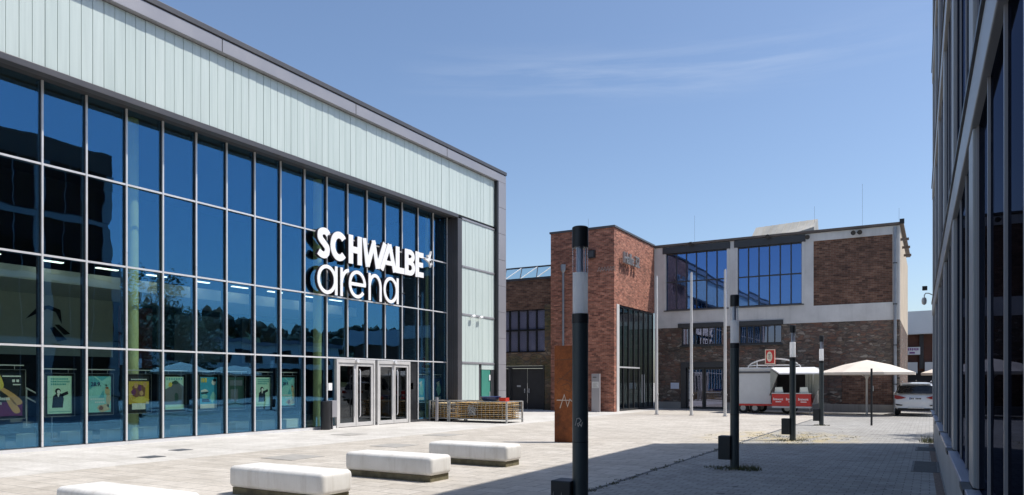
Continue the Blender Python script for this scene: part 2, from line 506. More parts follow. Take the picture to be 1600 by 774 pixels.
# ------------------------------------------------------------------ mesh helpers
class MB:
    def __init__(s):
        s.v, s.f = [], []
    def add(s, verts, faces):
        o = len(s.v)
        s.v += [Vector(p) for p in verts]
        s.f += [[i + o for i in f] for f in faces]
        return s
    def box(s, x0, x1, y0, y1, z0, z1):
        x0, x1 = sorted((x0, x1)); y0, y1 = sorted((y0, y1)); z0, z1 = sorted((z0, z1))
        return s.add([(x0, y0, z0), (x1, y0, z0), (x1, y1, z0), (x0, y1, z0), (x0, y0, z1), (x1, y0, z1), (x1, y1, z1), (x0, y1, z1)],
                     [(0, 3, 2, 1), (4, 5, 6, 7), (0, 1, 5, 4), (1, 2, 6, 5), (2, 3, 7, 6), (3, 0, 4, 7)])
    def tube(s, pts, r, seg=8, cap=True):
        pts = [Vector(p) for p in pts]
        rr = r if isinstance(r, (list, tuple)) else [r] * len(pts)
        rings = []
        for i, p in enumerate(pts):
            d = (pts[min(i + 1, len(pts) - 1)] - pts[max(i - 1, 0)]).normalized()
            u = d.orthogonal().normalized() if abs(d.z) < .95 else Vector((1, 0, 0))
            u = (u - d * u.dot(d)).normalized()
            w = d.cross(u)
            rings.append([p + (u * math.cos(2 * math.pi * k / seg) + w * math.sin(2 * math.pi * k / seg)) * rr[i] for k in range(seg)])
        vs_, fs = [], []
        for q in rings:
            vs_ += q
        for i in range(len(rings) - 1):
            for k in range(seg):
                a = i * seg + k; b = i * seg + (k + 1) % seg
                fs.append((a, b, b + seg, a + seg))
        if cap:
            fs.append(tuple(reversed(range(seg))))
            fs.append(tuple(range((len(rings) - 1) * seg, len(rings) * seg)))
        return s.add(vs_, fs)
    def cyl(s, x, y, z0, z1, r, seg=24, r2=None):
        return s.tube([(x, y, z0), (x, y, z1)], [r, r if r2 is None else r2], seg)
    def prism(s, poly, O, e1, e2, n, t):
        """2D polygon in the plane (O, e1, e2), extruded by t against n"""
        O, e1, e2, n = map(Vector, (O, e1, e2, n))
        k = len(poly)
        fr = [O + e1 * a + e2 * b for a, b in poly]
        bk = [p - n * t for p in fr]
        return s.add(fr + bk, [tuple(range(k)), tuple(reversed(range(k, 2 * k)))] + [(i, i + k, (i + 1) % k + k, (i + 1) % k) for i in range(k)])
    def stroke(s, pts, w, O, e1, e2, n, t, closed=False):
        """a flat ribbon of width w along pts, extruded by t against n"""
        O, e1, e2, n = map(Vector, (O, e1, e2, n))
        P = [Vector(p) for p in pts]
        k = len(P)
        L, Rr = [], []
        for i in range(k):
            a = P[(i - 1) % k] if closed or i > 0 else None
            c = P[(i + 1) % k] if closed or i < k - 1 else None
            d1 = (P[i] - a).normalized() if a is not None else (c - P[i]).normalized()
            d2 = (c - P[i]).normalized() if c is not None else d1
            t_ = (d1 + d2).normalized()
            nn = Vector((-t_.y, t_.x))
            sc = 1 / max(.45, nn.dot(Vector((-d1.y, d1.x))))
            L.append(P[i] + nn * w / 2 * sc)
            Rr.append(P[i] - nn * w / 2 * sc)
        vv = []
        for a, b in zip(L, Rr):
            fa = O + e1 * a.x + e2 * a.y; fb = O + e1 * b.x + e2 * b.y
            vv += [fa, fb, fb - n * t, fa - n * t]
        ff = []
        for i in range(k if closed else k - 1):
            a = 4 * i; b = 4 * ((i + 1) % k)
            ff += [(a, a + 1, b + 1, b), (a + 1, a + 2, b + 2, b + 1), (a + 2, a + 3, b + 3, b + 2), (a + 3, a, b, b + 3)]
        if not closed:
            ff += [(0, 3, 2, 1), (4 * k - 4, 4 * k - 3, 4 * k - 2, 4 * k - 1)]
        return s.add(vv, ff)
    def wall(s, axis, c0, c1, u0, u1, z0, z1, holes=()):
        us = sorted({u0, u1, *[min(max(h[0], u0), u1) for h in holes], *[min(max(h[1], u0), u1) for h in holes]})
        zs = sorted({z0, z1, *[min(max(h[2], z0), z1) for h in holes], *[min(max(h[3], z0), z1) for h in holes]})
        for i in range(len(us) - 1):
            for j in range(len(zs) - 1):
                cu, cz = (us[i] + us[i + 1]) / 2, (zs[j] + zs[j + 1]) / 2
                if any(h[0] < cu < h[1] and h[2] < cz < h[3] for h in holes):
                    continue
                if axis == 'Y':
                    s.box(us[i], us[i + 1], c0, c1, zs[j], zs[j + 1])
                else:
                    s.box(c0, c1, us[i], us[i + 1], zs[j], zs[j + 1])
        return s
    def build(s, name, m, parent=None, smooth=False, bevel=0, local=False, fix=True):
        off = Vector((0, 0, 0)) if (parent is None or local) else world_loc(parent)
        me = bpy.data.meshes.new(name)
        me.from_pydata([tuple(p - off) for p in s.v], [], s.f)
        if fix:
            bm = bmesh.new()
            bm.from_mesh(me)
            bmesh.ops.recalc_face_normals(bm, faces=bm.faces[:])
            bm.to_mesh(me)
            bm.free()
        me.materials.append(M[m] if isinstance(m, str) else m)
        o = bpy.data.objects.new(name, me)
        COL.objects.link(o)
        o.parent = parent
        if smooth:
            for p in me.polygons:
                p.use_smooth = True
            md = o.modifiers.new('e', 'EDGE_SPLIT')
            md.split_angle = R(40)
        if bevel:
            bv = o.modifiers.new('b', 'BEVEL')
            bv.width = bevel
            bv.segments = 2
            bv.limit_method = 'ANGLE'
        return o

def world_loc(o):
    v = Vector(o.location)
    while o.parent:
        o = o.parent
        v += Vector(o.location)
    return v

def thing(name, label, cat, loc=(0, 0, 0), rz=0, group=None):
    o = bpy.data.objects.new(name, None)
    COL.objects.link(o)
    o.empty_display_size = .3
    o.location = loc
    o.rotation_euler.z = rz
    o['label'] = label
    o['category'] = cat
    if group:
        o['group'] = group
    return o

def tag(o, label, cat, group=None):
    o['label'] = label
    o['category'] = cat
    if group:
        o['group'] = group
    return o

def struct(o, kind='structure'):
    o['kind'] = kind
    return o

def text_mb(body, size, depth, O, e1, e2, n, bold=0.0, sx=1.0, align='LEFT'):
    cu = bpy.data.curves.new('txt', 'FONT')
    cu.body = body
    cu.size = size
    cu.extrude = depth / 2
    cu.offset = bold
    cu.align_x = align
    cu.resolution_u = 3
    to = bpy.data.objects.new('txt', cu)
    COL.objects.link(to)
    dg = bpy.context.evaluated_depsgraph_get()
    me = bpy.data.meshes.new_from_object(to.evaluated_get(dg))
    mb = MB()
    O, e1, e2, n = map(Vector, (O, e1, e2, n))
    mb.add([O + e1 * (v.co.x * sx) + e2 * v.co.y + n * v.co.z for v in me.vertices], [tuple(p.vertices) for p in me.polygons])
    bpy.data.objects.remove(to, do_unlink=True)
    bpy.data.curves.remove(cu)
    bpy.data.meshes.remove(me)
    return mb

def arc(cx, cy, rx, ry, a0, a1, k=16):
    return [(cx + rx * math.cos(R(a0 + (a1 - a0) * i / k)), cy + ry * math.sin(R(a0 + (a1 - a0) * i / k))) for i in range(k + 1)]

def smooth_path(pts, k=6):
    out = []
    P = [Vector(p) for p in pts]
    for i in range(len(P) - 1):
        p0, p1, p2, p3 = P[max(i - 1, 0)], P[i], P[i + 1], P[min(i + 2, len(P) - 1)]
        for j in range(k):
            t = j / k
            out.append(.5 * ((2 * p1) + (p2 - p0) * t + (2 * p0 - 5 * p1 + 4 * p2 - p3) * t * t + (3 * p1 - p0 - 3 * p2 + p3) * t ** 3))
    out.append(P[-1])
    return [tuple(p) for p in out]

EX, EY, EZ = Vector((1, 0, 0)), Vector((0, 1, 0)), Vector((0, 0, 1))

# ------------------------------------------------------------------ setting: ground, hill
g = MB()
nx = 24
for i in range(nx + 1):
    for j in range(nx + 1):
        g.v.append(Vector((-1200 + 2400 * i / nx, -1200 + 2400 * j / nx, 0)))
for i in range(nx):
    for j in range(nx):
        a = i * (nx + 1) + j
        g.f.append([a, a + nx + 1, a + nx + 2, a + 1])
struct(g.build('ground', 'ground'))
struct(MB().box(-4.49, -4.43, -12, 34, .001, .006).build('drain_channel', 'grate'))

hl = MB()
HX, HY = 30, 44
def hill_h(x, y):
    t = max(0, min(1, (x - 110) / 190))
    t = t * t * (3 - 2 * t)
    return t * (34 + 9 * math.sin(y * .012 + 1) + 5 * math.sin(y * .041 + x * .02)) - .4
for i in range(HX + 1):
    for j in range(HY + 1):
        x, y = 100 + 420 * i / HX, -160 + 620 * j / HY
        hl.v.append(Vector((x, y, hill_h(x, y))))
for i in range(HX):
    for j in range(HY):
        a = i * (HY + 1) + j
        hl.f.append([a, a + HY + 1, a + HY + 2, a + 1])
struct(hl.build('hill', 'hill', smooth=True))
fo = MB()
for k in range(2600):
    x, y = random.uniform(140, 420), random.uniform(-120, 420)
    z = hill_h(x, y)
    h = random.uniform(3.5, 8.5)
    if random.random() < .3:
        r = h * random.uniform(.14, .24)
        for q in range(3):
            fo.tube([(x, y, z + h * (.08 + .28 * q)), (x, y, z + h * (.5 + .25 * q))], [r * (1 - .25 * q), .05], 6, False)
    else:
        r = h * random.uniform(.3, .55)
        fo.tube([(x, y, z), (x + random.uniform(-.5, .5), y, z + h * .25), (x, y + random.uniform(-.6, .6), z + h * .55), (x + random.uniform(-.6, .6), y, z + h * .8), (x, y, z + h)], [r * .6, r, r * random.uniform(.8, 1.05), r * .6, .1], 7, False)
struct(fo.build('far_forest', 'leaf_dark', fix=False), 'stuff')

# ------------------------------------------------------------------ the arena
AX_G, AX_F, AX_C = -18.40, -17.79, -17.62      # glass, frieze and fascia planes
AY0, AY1, AYJ = -9.0, 29.95, 26.07             # facade start, end, right jamb of the glazing
MS = 1.0456
arena = thing('arena', 'large glass fronted events hall with a pale green panel frieze under a grey metal fascia', 'arena', (AX_F, 14, 0))
MB().box(-58, -27.5, AY0, AY1 - .03, 0, 11.4).build('hall_block', 'clad_dark', arena)
MB().box(-27.5, AX_C - .25, AY0, AY1 - .03, 11.2, 11.55).build('roof', 'roof_dark', arena)
f = MB()
f.box(AX_C - .55, AX_C, AY0, AY1, 11.14, 11.52)
f.build('fascia', 'clad', arena, bevel=.012)
for y in [AY1 - 4.9 - 5.6 * k for k in range(6)]:
    MB().box(AX_C - .02, AX_C + .004, y - .012, y + .012, 11.145, 11.515).build('fascia_joint', 'black', arena)
MB().box(AX_C - .6, AX_C + .03, AY0, AY1 + .03, 11.545, 11.70).box(AX_C - .5, AX_C - .02, AY0, AY1 - .02, 11.52, 11.545).build('coping', 'clad_dark', arena, bevel=.01)
# channel glass frieze, separate planks with open joints over a dark backing
fr = MB()
pw = .2765
k0 = math.floor(AY0 / pw)
YE = 29.14
for k in range(k0, int(YE / pw) + 1):
    y0, y1 = k * pw + .007, min((k + 1) * pw - .007, YE)
    if y1 - y0 < .05:
        continue
    dx = random.uniform(-.006, .006)
    fr.box(AX_F - .05, AX_F + dx, y0, y1, 8.97, 11.12)
fr.build('frieze', 'frieze', arena)
MB().box(AX_F - .3, AX_F - .052, AY0, YE, 8.9, 11.13).build('frieze_backing', 'steel_dark', arena)
MB().box(AX_F - .22, AX_F + .035, AY0, AYJ + .03, 8.80, 8.955).build('frieze_rail', 'clad_dark', arena, bevel=.01)
MB().box(AX_G - .6, AX_F - .221, AY0, AYJ + .02, 8.86, 8.95).build('soffit', 'soffit', arena)
# right end: panels in four rows, jamb and clad end column
ZR = [2.5, 4.63, 6.74, 8.83]
sp = MB()
zs = [.12, *ZR, 8.97]
for r_ in range(4):
    z0, z1 = zs[r_] + .045, zs[r_ + 1] - .045
    k = 0
    y = AYJ + .34
    while y < YE - .05:
        y1 = min(y + pw, YE)
        door = r_ == 0 and y1 > 28.02
        if not door:
            sp.box(AX_F - .05, AX_F + random.uniform(-.005, .005), y + .006, y1 - .006, z0, z1)
        y += pw
sp.box(AX_F - .05, AX_F, 28.03, YE, 2.22, 2.45)
sp.build('side_panel', 'frieze', arena)
for z in ZR:
    MB().box(AX_F - .06, AX_F + .03, AYJ + .33, YE, z - .04, z + .04).build('panel_rail', 'clad', arena, bevel=.006)
MB().box(-18.9, AX_F - .06, AYJ + .33, AY1 - .05, 0, 11.1).build('side_wall', 'clad_dark', arena)
jb = MB()
jb.box(-18.9, AX_F + .02, AYJ + .002, AYJ + .325, 0, 8.8)
jb.build('jamb', 'clad_dark', arena, bevel=.006)
js = MB()
for k in range(5):
    js.box(-18.36 + .12 * k, -18.355 + .12 * k, AYJ - .004, AYJ + .002, 0, 8.79)
js.build('jamb_seam', 'black', arena)
ec = MB()
for k in range(9):
    ec.box(AX_C - .5, AX_C, YE + .12, AY1, 1.24 * k + .006, min(1.24 * (k + 1) - .006, 11.135))
ec.build('end_column', 'clad', arena, bevel=.006)
MB().box(AX_C - .52, AX_C - .02, YE + .005, AY1 - .03, 0, 11.13).build('column_core', 'steel_black', arena)
# green side door
gd = MB().box(AX_F - .05, AX_F - .01, 28.05, 28.78, .1, 2.2).build('side_door', 'green_door', arena)
MB().box(AX_F - .06, AX_F + .02, 28.79, 29.1, .1, 2.2).build('frame', 'steel_dark', gd)
MB().tube([(AX_F + .03, 28.7, .95), (AX_F + .03, 28.7, 1.2)], .015).build('handle', 'alu', gd)
MB().box(AX_F - .0, AX_F + .02, 28.66, 28.76, 1.72, 1.98).build('notice', 'paper', gd)
# curtain wall
cw = MB().box(AX_G - .1, AX_G + .06, AY0, AYJ, .0, .10).build('curtain_wall', 'alu_dark', arena)
mys = [9.34 + MS * k for k in range(-17, 17)]
D0, D1 = 19.20, 23.42
def in_doors(y):
    return D0 - .05 < y < D1 + .05
for y in mys:
    z0 = 2.56 if in_doors(y) else .10
    mm = MB().box(AX_G - .17, AX_G + .045, y - .022, y + .022, z0, 8.86)
    mo = mm.build('mullion', 'alu_dark', cw)
    MB().box(AX_G + .047, AX_G + .085, y - .021, y + .021, z0, 8.85).build('cover_strip', 'alu', arena)
for z in (2.51, 4.68, 6.85):
    MB().box(AX_G + .046, AX_G + .076, AY0, AYJ - .005, z - .024, z + .024).build('transom', 'alu', cw)
MB().box(AX_G + .05, AX_G + .09, AY0, D0 - .02, .0, .085).build('base_rail', 'alu', cw)
ys = [AY0, *mys, AYJ]
zrow = [.1, 2.51, 4.68, 6.85, 8.87]
for a, b in zip(ys[:-1], ys[1:]):
    pn = MB()
    for r_ in range(4):
        z0, z1 = zrow[r_], zrow[r_ + 1]
        if r_ == 0:
            for (s0, s1) in ((a, min(b, D0)), (max(a, D1), b)):
                if s1 - s0 > .06 and (s1 <= D0 or s0 >= D1):
                    e = random.uniform(-.0015, .0015)
                    pn.add([(AX_G + e, s0 + .01, z0), (AX_G - e, s1 - .01, z0), (AX_G - e, s1 - .01, z1 - .01), (AX_G + e, s0 + .01, z1 - .01)], [(0, 1, 2, 3)])
        else:
            e = random.uniform(-.004, .004)
            q = random.uniform(-.004, .004)
            pn.add([(AX_G + e, a + .01, z0 + .01), (AX_G - e, b - .01, z0 + .01), (AX_G - e + q, b - .01, z1 - .01), (AX_G + e + q, a + .01, z1 - .01)], [(0, 1, 2, 3)])
    if pn.v:
        po = pn.build('glass_pane', 'glass_arena', cw, fix=False)
        so = po.modifiers.new('s', 'SOLIDIFY')
        so.thickness = .012
        so.offset = 0
# entrance doors, two pairs
DX = AX_G + .02
for (d0, d1) in ((19.20, 21.26), (21.40, 23.42)):
    fr_ = MB()
    t = .085
    fr_.box(DX - .06, DX + .09, d0, d0 + t, 0, 2.47).box(DX - .06, DX + .09, d1 - t, d1, 0, 2.47)
    fr_.box(DX - .06, DX + .09, d0 + t, d1 - t, 2.34, 2.47)
    en = fr_.build('entrance_door', 'door_alu', arena, bevel=.006)
    mid = (d0 + d1) / 2
    for (a, b) in ((d0 + t + .01, mid - .01), (mid + .01, d1 - t - .01)):
        lf = MB()
        s_ = .10
        lf.box(DX - .02, DX + .06, a, a + s_, .02, 2.33).box(DX - .02, DX + .06, b - s_, b, .02, 2.33)
        lf.box(DX - .02, DX + .06, a + s_, b - s_, .02, .16).box(DX - .02, DX + .06, a + s_, b - s_, 2.23, 2.33)
        lf.build('leaf', 'door_alu', en, bevel=.005)
        MB().box(DX + .005, DX + .02, a + s_, b - s_, .16, 2.23).build('glass', 'glass_dark', en)
        hy = b - .14 if a < mid - .05 else a + .14
        MB().tube([(DX + .09, hy, .35), (DX + .13, hy, .42), (DX + .13, hy, 2.05), (DX + .09, hy, 2.12)], .018).build('handle', 'alu', en, smooth=True)
        MB().box(DX - .1, DX - .06, a + s_, b - s_, 1.0, 1.04).build('push_bar', 'alu', en)
    cl = MB().tube([(DX + .06, mid, 2.43), (DX + .17, mid, 2.43)], .075, 16).build('door_closer', 'alu', en, smooth=True)
for (y0, y1, z0) in ((18.86, 19.05, 1.35), (23.5, 23.7, 1.35)):
    MB().box(AX_G + .02, AX_G + .03, y0, y1, z0, z0 + .26).build('notice', 'paper', arena)
MB().box(AX_G - .02, AX_G + .03, 23.44, 23.96, .1, 2.46).build('side_panel_door', 'steel_black', arena)
# interior seen through the glass
IX = -27.3
MB().box(IX, AX_G - .2, AY0, AYJ, .0, .06).build('interior_floor', 'int_floor', arena)
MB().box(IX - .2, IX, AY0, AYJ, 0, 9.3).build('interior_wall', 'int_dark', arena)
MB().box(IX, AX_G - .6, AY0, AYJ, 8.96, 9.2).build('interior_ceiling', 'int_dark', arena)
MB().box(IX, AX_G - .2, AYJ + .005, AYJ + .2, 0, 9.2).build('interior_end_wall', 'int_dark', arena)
MB().box(IX, -23.6, AY0, AYJ, 4.75, 5.15).build('gallery', 'int_white', arena)
MB().box(IX + .01, IX + .12, 11.2, 16.4, 2.6, 4.74).build('interior_pale_wall', 'int_white', arena)
MB().box(IX + .01, IX + .12, 4.0, 11.0, .06, 4.74).build('interior_blue_wall', 'int_blue', arena)
MB().box(IX + .13, IX + .16, 16.6, 18.0, 2.2, 4.6).build('interior_red_panel', 'int_red', arena)
for (y0, y1) in ((19.0, 21.2), (22.4, 25.8)):
    MB().box(IX + .13, IX + .16, y0, y1, 2.5, 4.5).build('interior_picture', 'int_floor', arena)
m_e, nt_e, b_e = new_mat('strip_light_glow')
b_e.inputs['Base Color'].default_value = (.9, .95, .9, 1)
b_e.inputs['Emission Color'].default_value = (.95, 1.0, .93, 1)
b_e.inputs['Emission Strength'].default_value = 2.6
M['glow'] = m_e
for k in range(13):
    MB().box(-23.35, -23.2, 3.0 + 1.75 * k, 3.7 + 1.75 * k, 5.32, 5.35).build('strip_light', 'glow', arena)
bp_ = MB()   # large bird emblem on the inner wall
for poly in ([(0, .55), (.35, .95), (.75, 1.08), (1.15, .95), (1.2, .45), (1.0, .85), (.7, .95), (.35, .75)],
             [(.95, .40), (1.1, .42), (1.5, .1), (1.28, .06)], [(.8, .28), (.95, .32), (1.38, -.12), (1.05, -.2)]):
    bp_.prism(poly, (IX + .15, 13.3, 3.3), EY, EZ, EX, .02)
bp_.build('wall_emblem', 'black', arena)
for y in (4.9, 11.98, 18.95, 25.6):
    MB().cyl(-18.97, y, .06, 8.96, .165, 24).build('interior_column', 'int_col', arena, smooth=True)
for a, b in zip(mys[:-1], mys[1:]):
    if not in_doors((a + b) / 2) and a > 3:
        MB().box(AX_G - 1.15, AX_G - .8, a + .0, a + .0 + (b - a) * .62, .06, .36).build('sunlit_low_wall', 'pale_mint', arena, bevel=.01)  # low white wall built in sunlit lengths; gaps stand for mullion shadows
# stair inside, far left
st = MB()
for k in range(9):
    st.box(-22.6, -21.2, 10.9 - .3 * k, 11.2 - .3 * k, .06 + .17 * k, .06 + .17 * (k + 1))
st.build('interior_stair', 'int_floor', arena)
sr = MB()
for o_ in (.95, .7):
    sr.tube([(-21.1, 11.1, .1 + o_), (-21.1, 8.2, 1.75 + o_)], .02)
for k in range(5):
    sr.tube([(-21.1, 11.0 - .65 * k, .1 + .37 * k), (-21.1, 11.0 - .65 * k, 1.08 + .37 * k)], .015)
sr.build('stair_railing', 'alu', arena)
# wall floodlights on the side panels
for k, y in enumerate((27.1, 27.75)):
    fl = thing('wall_floodlight', ['white wall floodlight on the pale side panels, nearer the dark jamb', 'white wall floodlight on the pale side panels, nearer the end column'][k],
               'floodlight', (AX_F, y, 4.55), group='wall floodlights')
    MB().tube([(AX_F, y, 4.5), (AX_F + .16, y, 4.56)], .015).build('bracket', 'alu', fl)
    MB().tube([(AX_F + .15, y - .1, 4.56), (AX_F + .15, y + .1, 4.6)], .06, 12).build('head', 'white_letter', fl, smooth=True)

# ------------------------------------------------------------------ the sign
sign = thing('roof_sign', 'big white three dimensional letters SCHWALBE above arena mounted on the glass front', 'sign', (-18.12, 18.1, 4.7))
SX = -18.10
def Yu(u, X):
    a = (u - 800) / 1130
    return X * (.5 * a + .866) / (.866 * a - .5)
def letter(mb, strokes, y0, y1, z0, h, t, mirror=False):
    for i, st_ in enumerate(strokes):
        closed = st_[0] == 'C'
        mb.stroke([(y0 + (y1 - y0) * p[0], z0 + h * p[1]) for p in st_[1]], st_[2] if len(st_) > 2 else t,
                  (SX + .003 * i, 0, 0), EY, EZ, EX, .025, closed)
top = MB()
H1, Z1 = 1.04, 5.93
T = .235
tz = T / 2 / H1
U = dict(S=(496.8, 515.2), C=(516.6, 543.6), H=(545, 565.6), W=(567, 603.5), A=(594.5, 619), L=(618.5, 632), B=(632.8, 648), E=(649.3, 661.8))
def span(c):
    return Yu(U[c][0], SX), Yu(U[c][1], SX)
def nx_(c, d=T / 2):
    a, b = span(c)
    return d / (b - a)
q = nx_('S')
letter(top, [('O', smooth_path([(1 - q * .5, .80), (.72, 1 - tz), (.42, 1 - tz), (q, .80), (q + .02, .64), (.5, .51), (1 - q - .02, .37), (1 - q, .22), (.62, tz), (.34, tz), (q * .35, .19)]))], *span('S'), Z1, H1, T)
q = nx_('C')
letter(top, [('O', arc(.5, .5, .5 - q, .5 - tz, 42, 318, 26))], *span('C'), Z1, H1, T)
q = nx_('H')
letter(top, [('O', [(q, 0), (q, 1)]), ('O', [(1 - q, 0), (1 - q, 1)]), ('O', [(q, .5), (1 - q, .5)])], *span('H'), Z1, H1, T)
q = nx_('W')
letter(top, [('O', [(q * .8, 1), (.20, 0)], .20), ('O', [(.20, .03), (.48, .97)], .21), ('O', [(.44, 1), (.62, 0)], .20), ('O', [(.62, .03), (1 - q * .6, 1)], .21)], *span('W'), Z1, H1, T)
q = nx_('A')
letter(top, [('O', [(q * .6, 0), (.58, 1)], .21), ('O', [(.58, 1), (1 - q * .6, 0)], .21), ('O', [(.32, .30), (.84, .30)], .17)], *span('A'), Z1, H1, T)
q = nx_('L')
letter(top, [('O', [(q, 0), (q, 1)]), ('O', [(q, tz), (1, tz)])], *span('L'), Z1, H1, T)
q = nx_('B')
letter(top, [('O', [(q, 0), (q, 1)]),
             ('O', [(q, 1 - tz * .9), (.5, 1 - tz * .9)] + arc(.52, .74, .32, .165, 90, -90, 10) + [(q, .55)], .2),
             ('O', [(q, .50), (.5, .50)] + arc(.52, .30, .36, .205, 90, -90, 10) + [(q, tz * .9)], .2)], *span('B'), Z1, H1, T)
q = nx_('E')
letter(top, [('O', [(q, 0), (q, 1)]), ('O', [(q, 1 - tz), (1, 1 - tz)], .21), ('O', [(q, .5), (.93, .5)], .2), ('O', [(q, tz), (1, tz)], .21)], *span('E'), Z1, H1, T)
lo = top.build('lettering', 'white_letter', sign)
lo['label'] = 'heavy capital letters SCHWALBE'
low = MB()
H2, Z2, T2 = 1.02, 4.70, .125
tz2 = T2 / 2 / H2
U2 = dict(a=(496.0, 527.5), r=(532, 546.5), e=(545.2, 572), n=(576, 596.5), z=(599.5, 623))
def span2(c):
    return Yu(U2[c][0], SX), Yu(U2[c][1], SX)
def nq(c):
    a, b = span2(c)
    return T2 / 2 / (b - a)
for c in 'az':
    q = nq(c)
    letter(low, [('C', arc(.5 - q * .4, .5, .5 - q * 1.4, .5 - tz2, 0, 345, 30)), ('O', [(1 - q, 0), (1 - q, 1)])], *span2(c), Z2, H2, T2)
q = nq('r')
letter(low, [('O', [(q, 0), (q, 1)]), ('O', arc(.95, .42, .95 - q, .58 - tz2, 172, 92, 12))], *span2('r'), Z2, H2, T2)
q = nq('e')
letter(low, [('O', arc(.5, .5, .5 - q, .5 - tz2, 0, 322, 30)), ('O', [(q, .5), (1 - q * .2, .5)])], *span2('e'), Z2, H2, T2)
q = nq('n')
letter(low, [('O', [(q, 0), (q, 1)]), ('O', arc(.5, .5, .5 - q, .5 - tz2, 178, 0, 18) + [(1 - q, 0)])], *span2('n'), Z2, H2, T2)
lo2 = low.build('lettering', 'white_letter', sign)
lo2['label'] = 'thin rounded lower case letters arena'
for src in (top, low):   # dark bodies carrying the white faces
    bk = MB()
    for q4 in range(0, len(src.v), 4):
        for j, v in enumerate(src.v[q4:q4 + 4]):
            bk.v.append(Vector((v.x - .027 if j < 2 else v.x - .115, v.y, v.z)))
    bk.f = [list(f_) for f_ in src.f]
    bk.build('letter_body', 'letter_side', sign)
bd = MB()
by, bz = Yu(664.5, SX), 6.72
for poly in ([(0, .02), (.25, .10), (.46, .42), (.36, .08), (.52, -.16), (.2, -.04)], [(.14, .22), (.24, .10), (.30, .16)], [(.28, .0), (.40, -.28), (.44, .0)]):
    bd.prism(poly, (SX, by, bz), EY, EZ, EX, .1)
bd.build('bird_emblem', 'white_letter', sign)
so_ = MB()
for y in mys:
    if 18 < y < 24.2:
        for z in (5.2, 6.45):
            so_.tube([(AX_G + .08, y, z), (SX - .1, y, z)], .02, 6)
so_.build('standoff', 'steel_dark', sign)

# ------------------------------------------------------------------ posters hanging behind the glass
PX = AX_G - .24
def poster(yc, w, h, zc, label, base, art, group='posters hanging behind the arena glass'):
    p = thing('poster', label, 'poster', (PX, yc, zc - h / 2), group=group)
    MB().box(PX - .014, PX - .004, yc - w / 2 - .07, yc + w / 2 + .07, zc - h / 2 - .06, zc + h / 2 + .06).build('backing', 'black', p)
    fm = MB()
    e = .075
    for (a, b, c, d) in ((-w / 2 - e, w / 2 + e, h / 2 + e - .012, h / 2 + e), (-w / 2 - e, w / 2 + e, -h / 2 - e, -h / 2 - e + .012),
                         (-w / 2 - e, -w / 2 - e + .012, -h / 2 - e, h / 2 + e), (w / 2 + e - .012, w / 2 + e, -h / 2 - e, h / 2 + e)):
        fm.box(PX - .002, PX + .012, yc + a, yc + b, zc + c, zc + d)
    fm.build('frame', 'galv', p)
    rd = MB().box(PX - .01, PX + .01, yc - .47, yc + .40, zc + h / 2 + .16, zc + h / 2 + .185)
    for s_ in (-.2, .2):
        rd.box(PX - .004, PX + .004, yc + s_ - .004, yc + s_ + .004, zc + h / 2 + .07, zc + h / 2 + .165)
    rd.build('hanging_rod', 'alu', p)
    sh = MB().box(PX - .003, PX + .001, yc - w / 2, yc + w / 2, zc - h / 2, zc + h / 2).build('sheet', base, p)
    art(p, yc, zc, w, h)
    return p
def PL(name, col):
    if name not in M:
        M[name] = plain(name, col, .55, 0, .06, 4)
    return name
PL('p_mint', (.55, .80, .66)); PL('p_teal', (.10, .42, .50)); PL('p_navy', (.02, .04, .14)); PL('p_gold', (.62, .42, .06))
PL('p_aqua', (.06, .40, .60)); PL('p_plum', (.16, .03, .13)); PL('p_skin', (.62, .36, .16)); PL('p_slate', (.14, .16, .20))
PL('p_white', (.8, .82, .8)); PL('p_ink', (.015, .02, .03)); PL('p_dgreen', (.03, .08, .07)); PL('p_brown', (.22, .09, .05)); PL('p_yel', (.75, .6, .12)); PL('p_lteal', (.30, .66, .64)); PL('p_sand', (.55, .47, .30)); PL('p_tealtext', (.05, .36, .36))
def pt(p, m, yc, zc, w, h, polys, lift=.002, name='print'):
    mb = MB()
    for poly in polys:
        mb.prism([(a * w, b * h) for a, b in poly], (PX + .001 + lift, yc - w / 2, zc - h / 2), EY, EZ, EX, .001)
    return mb.build(name, m, p)
def ptxt(p, m, yc, zc, w, h, s_, x, y, size, lift=.006, bold=.0, sx=1):
    return text_mb(s_, size * h, .001, (PX + .001 + lift, yc - w / 2 + x * w, zc - h / 2 + y * h), EY, EZ, EX, bold, sx).build('lettering', m, p)
def rect(a, b, c, d):
    return [(a, c), (b, c), (b, d), (a, d)]
def blob(cx, cy, rx, ry, k=14, j=.0):
    return [(cx + rx * math.cos(2 * math.pi * i / k) * (1 + random.uniform(-j, j)), cy + ry * math.sin(2 * math.pi * i / k) * (1 + random.uniform(-j, j))) for i in range(k)]
def art_man(p, *a):
    pt(p, 'p_ink', *a, [[(.18, .16), (.62, .16), (.66, .4), (.60, .52), (.48, .55), (.36, .54), (.22, .46)], [(.58, .40), (.64, .46), (.86, .52), (.82, .60), (.56, .53)]])
    pt(p, 'p_ink', *a, [blob(.42, .60, .12, .075)], .003)
    pt(p, 'p_white', *a, [blob(.45, .575, .07, .055), [(.38, .52), (.50, .52), (.43, .43)]], .004)
    for y, w_ in ((.90, .72), (.83, .78), (.76, .62)):
        xs, pol = .13, []
        while xs < .13 + w_:
            d = random.uniform(.03, .06)
            pol.append(rect(xs, xs + d, y, y + .045))
            xs += d + .022
        pt(p, 'p_tealtext', *a, pol)
    pt(p, 'p_tealtext', *a, [rect(.06, .94, .045, .06)])
